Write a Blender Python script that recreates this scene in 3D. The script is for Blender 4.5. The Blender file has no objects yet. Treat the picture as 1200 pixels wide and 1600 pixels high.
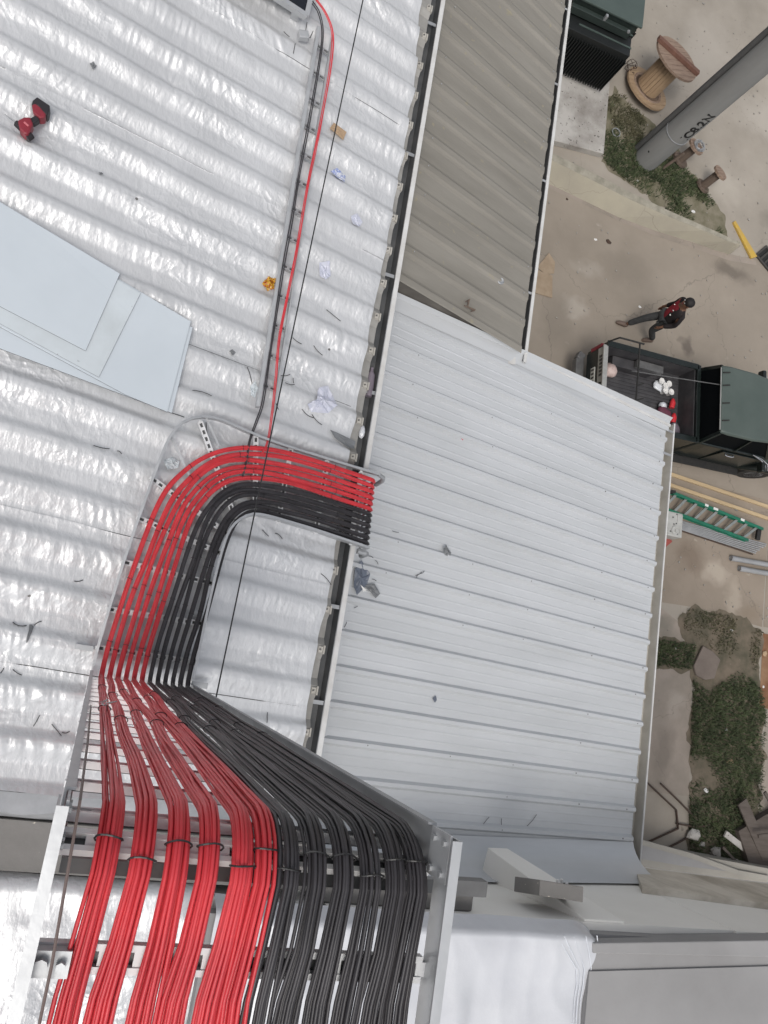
import bpy, bmesh, math, random
import numpy as np
from mathutils import Vector, Matrix
random.seed(7)
rng = np.random.RandomState(11)
SC = bpy.context.scene
COL = SC.collection
rad = math.radians

# ------------------------------------------------------------------ camera, sky, sun
cd = bpy.data.cameras.new('camera'); cam = bpy.data.objects.new('camera', cd); COL.objects.link(cam)
cd.sensor_fit = 'VERTICAL'; cd.sensor_height = 36.0; cd.lens = 27.45
cd.clip_start = 0.05; cd.clip_end = 500
m3 = Matrix([[0.928163, -0.211047, -0.306548], [0.153053, 0.967248, -0.2025], [0.339245, 0.141035, 0.930066]])
cam.matrix_world = Matrix.Translation((0, 0, 13.2)) @ m3.to_4x4()
SC.camera = cam
W = bpy.data.worlds.new('World'); SC.world = W; W.use_nodes = True
wn = W.node_tree.nodes; wl = W.node_tree.links; wn.clear()
sky = wn.new('ShaderNodeTexSky'); sky.sky_type = 'NISHITA'; sky.sun_disc = False
sky.sun_elevation = rad(62); sky.sun_rotation = rad(205); sky.air_density = 1.0; sky.dust_density = 4.0; sky.ozone_density = 1.0
hs = wn.new('ShaderNodeHueSaturation'); hs.inputs['Saturation'].default_value = 0.28
bgd = wn.new('ShaderNodeBackground'); bgd.inputs['Strength'].default_value = 0.15
wo = wn.new('ShaderNodeOutputWorld')
wl.new(sky.outputs[0], hs.inputs['Color']); wl.new(hs.outputs[0], bgd.inputs[0]); wl.new(bgd.outputs[0], wo.inputs[0])
sd = bpy.data.lights.new('sun', 'SUN'); sun = bpy.data.objects.new('sun', sd); COL.objects.link(sun)
sd.energy = 0.9; sd.angle = rad(20); sd.color = (1.0, 0.96, 0.90)
_az, _el = rad(205), rad(62)      # sun azimuth measured from +Y towards +X
sun.rotation_euler = Vector((-math.sin(_az)*math.cos(_el), -math.cos(_az)*math.cos(_el), -math.sin(_el))).to_track_quat('-Z', 'Y').to_euler()
sun.location = (0, 0, 40)
SC.view_settings.view_transform = 'Standard'; SC.view_settings.look = 'None'
SC.view_settings.exposure = 0.05; SC.view_settings.gamma = 1.0
SC.view_settings.use_curve_mapping = False

# ------------------------------------------------------------------ materials
def mat(name, col, rough=0.6, metal=0.0, col2=None, nscale=5.0, ndet=6.0, lo=0.35, hi=0.65, bump=0.0, bscale=40.0,
        stretch=(1, 1, 1), spec=0.5, speck=None, speck_scale=60.0, speck_t=0.72, bdist=0.01):
    m = bpy.data.materials.new(name); m.use_nodes = True
    nt = m.node_tree; n = nt.nodes; l = nt.links
    b = n['Principled BSDF']
    b.inputs['Roughness'].default_value = rough; b.inputs['Metallic'].default_value = metal
    b.inputs['Specular IOR Level'].default_value = spec
    b.inputs['Base Color'].default_value = (*col, 1)
    tc = n.new('ShaderNodeTexCoord'); mp = n.new('ShaderNodeMapping'); mp.inputs['Scale'].default_value = stretch
    l.new(tc.outputs['Object'], mp.inputs[0])
    last = None
    if col2 is not None:
        t = n.new('ShaderNodeTexNoise'); t.inputs['Scale'].default_value = nscale; t.inputs['Detail'].default_value = ndet
        t.inputs['Roughness'].default_value = 0.62
        l.new(mp.outputs[0], t.inputs[0])
        r = n.new('ShaderNodeMapRange'); r.inputs[1].default_value = lo; r.inputs[2].default_value = hi
        l.new(t.outputs['Fac'], r.inputs[0])
        mx = n.new('ShaderNodeMix'); mx.data_type = 'RGBA'
        mx.inputs['A'].default_value = (*col, 1); mx.inputs['B'].default_value = (*col2, 1)
        l.new(r.outputs[0], mx.inputs['Factor']); last = mx.outputs['Result']
    if speck is not None:
        t2 = n.new('ShaderNodeTexNoise'); t2.inputs['Scale'].default_value = speck_scale; t2.inputs['Detail'].default_value = 4
        l.new(tc.outputs['Object'], t2.inputs[0])
        r2 = n.new('ShaderNodeMapRange'); r2.inputs[1].default_value = speck_t; r2.inputs[2].default_value = speck_t + 0.06
        l.new(t2.outputs['Fac'], r2.inputs[0])
        mx2 = n.new('ShaderNodeMix'); mx2.data_type = 'RGBA'
        if last is not None: l.new(last, mx2.inputs['A'])
        else: mx2.inputs['A'].default_value = (*col, 1)
        mx2.inputs['B'].default_value = (*speck, 1)
        l.new(r2.outputs[0], mx2.inputs['Factor']); last = mx2.outputs['Result']
    if last is not None: l.new(last, b.inputs['Base Color'])
    if bump > 0:
        t3 = n.new('ShaderNodeTexNoise'); t3.inputs['Scale'].default_value = bscale; t3.inputs['Detail'].default_value = 5
        l.new(mp.outputs[0], t3.inputs[0])
        bp = n.new('ShaderNodeBump'); bp.inputs['Strength'].default_value = bump; bp.inputs['Distance'].default_value = bdist
        l.new(t3.outputs['Fac'], bp.inputs['Height']); l.new(bp.outputs[0], b.inputs['Normal'])
    return m

MT = {}
MT['foil'] = mat('silver_foil', (0.68, 0.685, 0.692), 0.38, 0.32, (0.60, 0.605, 0.612), 3.0, 6, 0.3, 0.7, 0.5, 30, (1.0, 0.35, 1), bdist=0.012,
                 speck=(0.35, 0.34, 0.33), speck_scale=38, speck_t=0.76)
MT['roof_pale'] = mat('pale_roof_sheet', (0.60, 0.615, 0.63), 0.42, 0.2, (0.53, 0.545, 0.555), 1.6, 7, 0.35, 0.7, 0.08, 25, (0.5, 2.5, 1),
                      speck=(0.33, 0.32, 0.30), speck_scale=30, speck_t=0.77)
MT['roof_old'] = mat('weathered_roof_sheet', (0.285, 0.266, 0.232), 0.62, 0.1, (0.215, 0.200, 0.172), 2.2, 8, 0.3, 0.72, 0.12, 30, (0.35, 2.6, 1),
                     speck=(0.30, 0.27, 0.20), speck_scale=14, speck_t=0.66)
MT['sheet_end'] = mat('grey_sheet_edge', (0.36, 0.35, 0.33), 0.6, 0.2, (0.27, 0.26, 0.24), 8, 6)
MT['galv'] = mat('galvanised_steel', (0.50, 0.51, 0.52), 0.42, 0.4, (0.40, 0.41, 0.42), 9, 6, 0.3, 0.7, 0.05, 60)
MT['rung_galv'] = mat('bright_zinc', (0.74, 0.745, 0.75), 0.45, 0.15, (0.62, 0.625, 0.63), 9, 6, 0.3, 0.7)
MT['galv_dull'] = mat('dull_galvanised_steel', (0.40, 0.41, 0.42), 0.5, 0.4, (0.30, 0.31, 0.32), 7, 6, 0.3, 0.7)
MT['white_trim'] = mat('white_trim', (0.62, 0.62, 0.61), 0.45, 0.0, (0.52, 0.51, 0.49), 6, 6)
MT['gutter_dark'] = mat('wet_gutter', (0.055, 0.058, 0.06), 0.35, 0.0, (0.10, 0.10, 0.10), 6, 7, 0.35, 0.7)
MT['gutter_beige'] = mat('beige_gutter', (0.44, 0.42, 0.38), 0.55, 0.0, (0.36, 0.34, 0.30), 5, 6)
MT['red'] = mat('red_cable_jacket', (0.70, 0.052, 0.064), 0.45, 0.0, (0.56, 0.040, 0.052), 9, 5)
MT['black'] = mat('black_cable_jacket', (0.030, 0.028, 0.031), 0.45, 0.0, (0.048, 0.044, 0.048), 9, 5)
MT['tie'] = mat('black_nylon', (0.012, 0.012, 0.013), 0.4)
MT['concrete'] = mat('grey_concrete', (0.36, 0.34, 0.31), 0.9, 0, (0.25, 0.235, 0.21), 1.6, 9, 0.3, 0.7, 0.35, 18, speck=(0.12, 0.11, 0.10), speck_scale=20, speck_t=0.69)
MT['pad'] = mat('pale_pad_concrete', (0.46, 0.44, 0.41), 0.9, 0, (0.20, 0.18, 0.16), 1.2, 9, 0.42, 0.72, 0.3, 22, speck=(0.10, 0.09, 0.08), speck_scale=17, speck_t=0.64)
MT['ledge'] = mat('dusty_grey_concrete', (0.20, 0.19, 0.18), 0.85, 0, (0.15, 0.145, 0.135), 3, 8, 0.3, 0.7, 0.3, 30, speck=(0.52, 0.48, 0.40), speck_scale=30, speck_t=0.70)
MT['cream'] = mat('cream_wall_paint', (0.82, 0.80, 0.755), 0.8, 0, (0.75, 0.73, 0.68), 1.4, 8, 0.3, 0.75, 0.1, 20)
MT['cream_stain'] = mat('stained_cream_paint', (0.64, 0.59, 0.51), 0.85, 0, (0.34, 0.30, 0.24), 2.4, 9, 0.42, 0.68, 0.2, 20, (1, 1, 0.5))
MT['slab'] = mat('grey_slab_paint', (0.31, 0.305, 0.303), 0.75, 0, (0.24, 0.235, 0.232), 1.1, 9, 0.3, 0.72, 0.1, 25)
MT['film'] = mat('white_plastic_film', (0.62, 0.63, 0.65), 0.25, 0.0, (0.54, 0.55, 0.58), 2.0, 5, 0.3, 0.7, 0.25, 14, bdist=0.01)
MT['clear_film'] = mat('clear_stretch_film', (0.74, 0.76, 0.79), 0.15, 0.0, (0.62, 0.64, 0.68), 5, 5, 0.35, 0.65, 0.5, 25, (1, 0.3, 1), bdist=0.012)
MT['plastic_sheet'] = mat('pale_blue_sheet', (0.58, 0.63, 0.67), 0.28, 0.0, (0.53, 0.58, 0.62), 1.5, 4, 0.3, 0.7)
MT['plastic_sheet_dirty'] = mat('dirty_pale_sheet', (0.58, 0.63, 0.66), 0.35, 0.0, (0.50, 0.54, 0.56), 2.5, 8, 0.35, 0.65, speck=(0.12, 0.12, 0.12), speck_scale=22, speck_t=0.70)
MT['wood'] = mat('pale_timber', (0.56, 0.43, 0.26), 0.7, 0, (0.46, 0.34, 0.20), 3, 7, 0.3, 0.7, 0.1, 30, (0.4, 6, 6))
MT['spool_wood'] = mat('weathered_spool_wood', (0.44, 0.31, 0.19), 0.8, 0, (0.32, 0.22, 0.14), 4, 8, 0.3, 0.7, 0.2, 40, (1, 5, 1))
MT['spool_top'] = mat('grey_brown_spool_wood', (0.33, 0.24, 0.18), 0.8, 0, (0.22, 0.15, 0.11), 4, 8, 0.3, 0.7, 0.2, 40, (1, 5, 1))
MT['spool_bar'] = mat('dark_red_brown_batten', (0.20, 0.10, 0.07), 0.75, 0, (0.14, 0.07, 0.05), 6, 6)
MT['brown'] = mat('old_brown_wood', (0.17, 0.125, 0.095), 0.85, 0, (0.10, 0.075, 0.06), 3, 8, 0.3, 0.7, 0.25, 40, (1, 6, 1))
MT['pole'] = mat('grey_pole_concrete', (0.27, 0.27, 0.262), 0.85, 0, (0.22, 0.22, 0.213), 3, 8, 0.3, 0.7, 0.12, 40, (1, 1, 0.25), speck=(0.13, 0.13, 0.13), speck_scale=40, speck_t=0.72)
MT['pipe_dark'] = mat('dark_grey_conduit', (0.10, 0.10, 0.10), 0.5, 0, (0.08, 0.08, 0.08), 8, 5)
MT['ink'] = mat('black_stencil_paint', (0.02, 0.02, 0.02), 0.8)
MT['tgreen'] = mat('dark_green_enamel', (0.028, 0.038, 0.034), 0.38, 0, (0.035, 0.047, 0.042), 4, 5)
MT['tlid'] = mat('grey_green_lid_paint', (0.075, 0.100, 0.090), 0.45, 0, (0.060, 0.082, 0.074), 2, 6)
MT['tblack'] = mat('black_fin_paint', (0.010, 0.012, 0.012), 0.5)
MT['truck'] = mat('dark_green_car_paint', (0.010, 0.014, 0.013), 0.25, 0.0, (0.013, 0.018, 0.017), 3, 5)
MT['truck_roof'] = mat('dusty_green_roof_paint', (0.085, 0.108, 0.097), 0.45, 0.0, (0.066, 0.088, 0.078), 2, 7, 0.3, 0.7)
MT['bed'] = mat('scuffed_black_bed_liner', (0.042, 0.041, 0.045), 0.55, 0, (0.075, 0.072, 0.075), 5, 8, 0.35, 0.7)
MT['bumper'] = mat('scuffed_grey_bumper', (0.16, 0.16, 0.16), 0.5, 0.2, (0.11, 0.11, 0.11), 8, 6)
MT['silver'] = mat('silver_tailgate_trim', (0.44, 0.44, 0.42), 0.4, 0.3, (0.34, 0.34, 0.32), 8, 6)
MT['glass_dark'] = mat('dark_car_glass', (0.006, 0.007, 0.008), 0.4, 0, spec=0.02)
MT['rubber'] = mat('black_rubber', (0.014, 0.014, 0.014), 0.75, 0, (0.025, 0.024, 0.022), 20, 4)
MT['chrome'] = mat('bright_chrome', (0.72, 0.73, 0.74), 0.12, 1.0)
MT['yellow'] = mat('worn_yellow_paint', (0.55, 0.36, 0.06), 0.75, 0, (0.48, 0.32, 0.09), 8, 7)
MT['plate_yellow'] = mat('yellow_sticker', (0.50, 0.52, 0.05), 0.5)
MT['pale_mark'] = mat('pale_print', (0.62, 0.62, 0.58), 0.5)
MT['dark_mark'] = mat('dark_print', (0.05, 0.05, 0.05), 0.5)
MT['ladder'] = mat('green_fibreglass', (0.012, 0.17, 0.10), 0.45, 0, (0.016, 0.12, 0.075), 6, 5)
MT['rung'] = mat('dull_aluminium', (0.30, 0.32, 0.31), 0.4, 0.5, (0.22, 0.24, 0.23), 8, 5)
MT['pvc'] = mat('grey_pvc', (0.33, 0.335, 0.345), 0.4, 0, (0.27, 0.275, 0.28), 3, 6)
MT['redsteel'] = mat('red_oxide_paint', (0.32, 0.06, 0.045), 0.6, 0, (0.25, 0.05, 0.04), 5, 6)
MT['machine'] = mat('pale_grey_enamel', (0.46, 0.46, 0.44), 0.5, 0, (0.38, 0.38, 0.36), 6, 7)
MT['skin'] = mat('brown_skin', (0.16, 0.08, 0.05), 0.55)
MT['hair'] = mat('black_hair', (0.010, 0.008, 0.008), 0.7)
MT['shirt_red'] = mat('dark_red_cotton', (0.30, 0.014, 0.030), 0.85, 0, (0.22, 0.011, 0.022), 20, 4)
MT['shirt_black'] = mat('black_cotton', (0.016, 0.012, 0.013), 0.85)
MT['jeans'] = mat('dark_grey_denim', (0.040, 0.042, 0.044), 0.9, 0, (0.055, 0.057, 0.058), 12, 5)
MT['shoe'] = mat('tan_shoe', (0.14, 0.10, 0.08), 0.7)
MT['drill_red'] = mat('red_tool_plastic', (0.24, 0.020, 0.035), 0.45, 0, (0.20, 0.018, 0.03), 20, 4)
MT['drill_black'] = mat('black_tool_plastic', (0.020, 0.017, 0.02), 0.5)
MT['pink_mark'] = mat('pink_print', (0.55, 0.16, 0.18), 0.5)
MT['card'] = mat('brown_cardboard', (0.42, 0.30, 0.19), 0.9, 0, (0.36, 0.25, 0.16), 8, 6)
MT['card_pale'] = mat('faded_cardboard', (0.36, 0.28, 0.20), 0.9, 0, (0.29, 0.22, 0.15), 6, 7)
MT['blue_plastic'] = mat('pale_blue_wrapper', (0.50, 0.52, 0.62), 0.3, 0, (0.60, 0.61, 0.68), 22, 5, 0.35, 0.65)
MT['blue_print'] = mat('white_and_blue_wrapper', (0.24, 0.30, 0.56), 0.4, 0, (0.62, 0.64, 0.70), 45, 4, 0.45, 0.55)
MT['snack'] = mat('yellow_red_wrapper', (0.60, 0.38, 0.04), 0.35, 0.2, (0.42, 0.06, 0.03), 70, 3, 0.45, 0.6, speck=(0.7, 0.7, 0.65), speck_scale=90, speck_t=0.62)
MT['grey_plastic'] = mat('grey_plastic_offcut', (0.20, 0.21, 0.22), 0.45, 0, (0.15, 0.155, 0.16), 8, 4)
MT['blue_grey'] = mat('blue_grey_offcut', (0.13, 0.15, 0.19), 0.4)
MT['white_plastic'] = mat('white_plastic', (0.74, 0.73, 0.71), 0.4)
MT['pink_bag'] = mat('pale_pink_bag', (0.62, 0.50, 0.46), 0.5, 0, (0.48, 0.36, 0.33), 18, 5)
MT['maroon'] = mat('maroon_sack', (0.16, 0.045, 0.075), 0.7, 0, (0.11, 0.035, 0.055), 15, 5)
MT['mauve'] = mat('grey_mauve_bag', (0.22, 0.19, 0.22), 0.5, 0, (0.17, 0.14, 0.17), 12, 5)
MT['bottle_red'] = mat('red_bottle_plastic', (0.62, 0.04, 0.05), 0.25)
MT['cell'] = mat('dark_solar_cell', (0.006, 0.008, 0.014), 0.12, 0, spec=0.6)
MT['stone'] = mat('brown_flat_stone', (0.20, 0.165, 0.14), 0.9, 0, (0.16, 0.13, 0.11), 4, 7, 0.3, 0.7, 0.3, 20)
MT['rebar'] = mat('rusty_dark_steel', (0.060, 0.045, 0.038), 0.8, 0.2, (0.09, 0.055, 0.04), 14, 5)
MT['screw'] = mat('dull_screw', (0.16, 0.155, 0.15), 0.5, 0.4)
MT['rust_slab'] = mat('rust_stained_concrete', (0.30, 0.19, 0.11), 0.85, 0, (0.17, 0.075, 0.035), 0.9, 6, 0.40, 0.62, 0.2, 20)
MT['grass'] = mat('grass_green', (0.085, 0.108, 0.046), 0.8, 0, (0.034, 0.050, 0.020), 5.0, 8)
MT['grass_dry'] = mat('dry_grass', (0.13, 0.115, 0.065), 0.85, 0, (0.075, 0.080, 0.042), 2.5, 5)
MT['soil'] = mat('damp_soil_with_moss', (0.185, 0.148, 0.110), 0.95, 0, (0.085, 0.078, 0.052), 2.2, 9, 0.35, 0.65, 0.6, 14, speck=(0.22, 0.19, 0.14), speck_scale=16, speck_t=0.68)
MT['soil_dry'] = mat('dry_soil_with_thin_grass', (0.25, 0.22, 0.165), 0.95, 0, (0.11, 0.105, 0.060), 2.4, 9, 0.35, 0.65, 0.6, 14)
MT['ground'] = mat('pale_dusty_ground', (0.385, 0.345, 0.295), 0.95, 0, (0.28, 0.25, 0.21), 0.55, 12, 0.32, 0.68, 0.35, 6, speck=(0.16, 0.14, 0.12), speck_scale=3.2, speck_t=0.70)
MT['drive'] = mat('brown_concrete_driveway', (0.33, 0.285, 0.235), 0.92, 0, (0.25, 0.215, 0.175), 0.6, 10, 0.3, 0.7, 0.3, 8, speck=(0.36, 0.32, 0.27), speck_scale=2.4, speck_t=0.69)
MT['yard'] = mat('brown_yard_concrete', (0.315, 0.262, 0.21), 0.92, 0, (0.24, 0.20, 0.158), 0.8, 10, 0.3, 0.7, 0.3, 8, speck=(0.40, 0.35, 0.29), speck_scale=3.5, speck_t=0.69)
MT['path'] = mat('grey_brown_path_concrete', (0.36, 0.305, 0.26), 0.92, 0, (0.24, 0.21, 0.175), 1.1, 10, 0.3, 0.7, 0.3, 8, speck=(0.10, 0.09, 0.08), speck_scale=7, speck_t=0.70)
MT['wall_kerb'] = mat('beige_render', (0.42, 0.385, 0.30), 0.9, 0, (0.34, 0.31, 0.25), 1.4, 9, 0.3, 0.72, 0.3, 18)
MT['wall_kerb_top'] = mat('chipped_grey_render', (0.36, 0.335, 0.275), 0.92, 0, (0.24, 0.225, 0.18), 5, 9, 0.35, 0.65, 0.5, 25)
MT['grate'] = mat('dark_iron', (0.07, 0.065, 0.06), 0.7, 0.3)
MT['brown_rod'] = mat('brown_earth_wire', (0.16, 0.12, 0.11), 0.6)
MT['lean'] = mat('grey_beige_render', (0.36, 0.34, 0.30), 0.9, 0, (0.28, 0.265, 0.235), 1.2, 9, 0.3, 0.72, 0.2, 18)
MT['scrap'] = mat('dark_scrap_wood', (0.085, 0.068, 0.058), 0.9, 0, (0.13, 0.11, 0.095), 3, 8, 0.35, 0.7, 0.25, 40, (1, 6, 1))
MT['dirty_wall'] = mat('dirty_grey_wall', (0.17, 0.155, 0.135), 0.9, 0, (0.09, 0.08, 0.07), 3.5, 9, 0.35, 0.7, 0.4, 25)

MT['sheet_edge'] = mat('dark_cut_sheet_edge', (0.16, 0.17, 0.18), 0.6)  # shadow lines under the stacked sheets, painted dark onto their side faces
def blotches(key, spots, cracks=0.0, cscale=0.5, ccol=(0.10, 0.085, 0.07)):
    """stains of their own shape and thin cracks laid over an existing material"""
    nt = MT[key].node_tree; n = nt.nodes; l = nt.links; b = n['Principled BSDF']
    src = b.inputs['Base Color'].links[0].from_socket
    tc = n.new('ShaderNodeTexCoord'); nz = n.new('ShaderNodeTexNoise'); nz.inputs['Scale'].default_value = 3.0; nz.inputs['Detail'].default_value = 8
    l.new(tc.outputs['Object'], nz.inputs[0])
    ad = n.new('ShaderNodeMix'); ad.data_type = 'VECTOR'; ad.inputs['Factor'].default_value = 0.22
    l.new(tc.outputs['Object'], ad.inputs['A']); 
    sc = n.new('ShaderNodeVectorMath'); sc.operation = 'MULTIPLY_ADD'; sc.inputs[1].default_value = (0.55, 0.55, 0.0); l.new(nz.outputs['Color'], sc.inputs[0]); l.new(tc.outputs['Object'], sc.inputs[2])
    for x, y, rx, ry, col, amt in spots:
        mp = n.new('ShaderNodeMapping'); mp.inputs['Location'].default_value = (-(x+0.27)/rx, -(y+0.27)/ry, 0); mp.inputs['Scale'].default_value = (1/rx, 1/ry, 0)
        l.new(sc.outputs[0], mp.inputs[0])
        ln = n.new('ShaderNodeVectorMath'); ln.operation = 'LENGTH'; l.new(mp.outputs[0], ln.inputs[0])
        r = n.new('ShaderNodeMapRange'); r.inputs[1].default_value = 1.0; r.inputs[2].default_value = 0.35; r.inputs[3].default_value = 0.0; r.inputs[4].default_value = amt
        l.new(ln.outputs['Value'], r.inputs[0])
        mx = n.new('ShaderNodeMix'); mx.data_type = 'RGBA'; l.new(r.outputs[0], mx.inputs['Factor']); l.new(src, mx.inputs['A']); mx.inputs['B'].default_value = (*col, 1); src = mx.outputs['Result']
    if cracks > 0:
        vo = n.new('ShaderNodeTexVoronoi'); vo.feature = 'DISTANCE_TO_EDGE'; vo.inputs['Scale'].default_value = cscale; l.new(sc.outputs[0], vo.inputs['Vector'])
        r = n.new('ShaderNodeMapRange'); r.inputs[1].default_value = 0.0; r.inputs[2].default_value = 0.008*cscale; r.inputs[3].default_value = cracks; r.inputs[4].default_value = 0.0
        l.new(vo.outputs['Distance'], r.inputs[0])
        mx = n.new('ShaderNodeMix'); mx.data_type = 'RGBA'; l.new(r.outputs[0], mx.inputs['Factor']); l.new(src, mx.inputs['A']); mx.inputs['B'].default_value = (*ccol, 1); src = mx.outputs['Result']
    l.new(src, b.inputs['Base Color'])
def crumple_bump(key, scale, strength, dist):
    nt = MT[key].node_tree; n = nt.nodes; l = nt.links; b = n['Principled BSDF']
    old = b.inputs['Normal'].links[0].from_socket
    tc = n.new('ShaderNodeTexCoord'); nz = n.new('ShaderNodeTexNoise'); nz.inputs['Scale'].default_value = 4.0; nz.inputs['Detail'].default_value = 4
    l.new(tc.outputs['Object'], nz.inputs[0])
    va = n.new('ShaderNodeVectorMath'); va.operation = 'MULTIPLY_ADD'; va.inputs[1].default_value = (0.35, 0.35, 0.0); l.new(nz.outputs['Color'], va.inputs[0]); l.new(tc.outputs['Object'], va.inputs[2])
    vo = n.new('ShaderNodeTexVoronoi'); vo.feature = 'F1'; vo.inputs['Scale'].default_value = scale; l.new(va.outputs[0], vo.inputs['Vector'])
    am = n.new('ShaderNodeTexNoise'); am.inputs['Scale'].default_value = 1.7; am.inputs['Detail'].default_value = 3; l.new(tc.outputs['Object'], am.inputs[0])
    r = n.new('ShaderNodeMapRange'); r.inputs[1].default_value = 0.42; r.inputs[2].default_value = 0.68; r.inputs[3].default_value = 0.12; r.inputs[4].default_value = 1.0; l.new(am.outputs['Fac'], r.inputs[0])
    mu = n.new('ShaderNodeMath'); mu.operation = 'MULTIPLY'; l.new(vo.outputs['Distance'], mu.inputs[0]); l.new(r.outputs[0], mu.inputs[1])
    bp = n.new('ShaderNodeBump'); bp.inputs['Strength'].default_value = strength; bp.inputs['Distance'].default_value = dist
    l.new(mu.outputs[0], bp.inputs['Height']); l.new(old, bp.inputs['Normal']); l.new(bp.outputs[0], b.inputs['Normal'])
crumple_bump('foil', 17, 0.55, 0.012)
DK = (0.12, 0.10, 0.085); LT = (0.44, 0.40, 0.35)
blotches('drive', [(10.71, 8.05, 0.16, 0.26, DK, 0.75), (10.55, 8.2, 0.10, 0.10, DK, 0.4), (7.8, 8.0, 0.45, 0.30, LT, 0.55), (9.0, 9.3, 0.9, 0.5, (0.22, 0.19, 0.155), 0.6), (12.2, 8.6, 0.8, 1.2, (0.26, 0.225, 0.185), 0.5), (8.0, 9.0, 0.5, 0.25, LT, 0.35),
                   (11.8, 10.2, 0.7, 0.25, (0.13, 0.11, 0.09), 0.7), (9.3, 7.0, 2.4, 1.3, (0.22, 0.19, 0.16), 0.35), (7.4, 7.6, 0.5, 0.8, (0.20, 0.175, 0.145), 0.5)], 0.45, 0.33)
blotches('yard', [(11.9, 3.2, 0.45, 0.35, (0.46, 0.40, 0.33), 0.7), (12.4, 2.75, 0.25, 0.5, (0.44, 0.38, 0.31), 0.55), (11.2, 3.4, 0.5, 0.4, (0.18, 0.135, 0.10), 0.6), (12.9, 2.5, 0.4, 0.3, (0.22, 0.17, 0.12), 0.5)], 0.35, 0.5)
blotches('ground', [(12.5, 14.5, 1.2, 0.7, (0.46, 0.42, 0.37), 0.6), (13.2, 12.6, 0.5, 0.9, (0.24, 0.215, 0.18), 0.6), (10.6, 15.6, 0.9, 1.4, (0.45, 0.41, 0.36), 0.5), (12.9, 11.9, 0.6, 0.3, (0.20, 0.18, 0.15), 0.6), (11.4, 13.4, 0.5, 0.35, (0.30, 0.265, 0.225), 0.6), (9.9, 17, 0.8, 0.6, (0.27, 0.24, 0.20), 0.5), (11.3, 12.3, 0.7, 0.5, (0.46, 0.42, 0.36), 0.5)], 0.25, 0.28)
blotches('path', [(10.9, -0.6, 0.35, 0.7, (0.17, 0.145, 0.12), 0.6), (11.1, 0.4, 0.3, 0.3, (0.42, 0.37, 0.32), 0.5), (10.6, 1.9, 0.4, 0.25, (0.17, 0.16, 0.13), 0.6)], 0.4, 0.6)
blotches('pad', [(7.3, 12.35, 0.42, 0.30, (0.13, 0.115, 0.10), 0.8), (7.0, 12.0, 0.5, 0.2, (0.22, 0.20, 0.18), 0.5), (7.5, 12.9, 0.3, 0.2, (0.5, 0.48, 0.45), 0.5)])
blotches('wall_kerb', [(7.4, 10.7, 0.8, 0.25, (0.30, 0.27, 0.20), 0.6), (8.9, 10.6, 0.6, 0.18, (0.47, 0.43, 0.34), 0.6), (10.2, 10.6, 0.7, 0.2, (0.27, 0.245, 0.19), 0.6), (11.2, 10.6, 0.4, 0.2, (0.33, 0.30, 0.24), 0.5)], 0.35, 0.7)
blotches('cream', [(3.9, -1.45, 0.5, 0.5, (0.58, 0.54, 0.46), 0.35), (5.2, -1.45, 0.6, 0.5, (0.60, 0.55, 0.47), 0.4)], 0.0)
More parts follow.
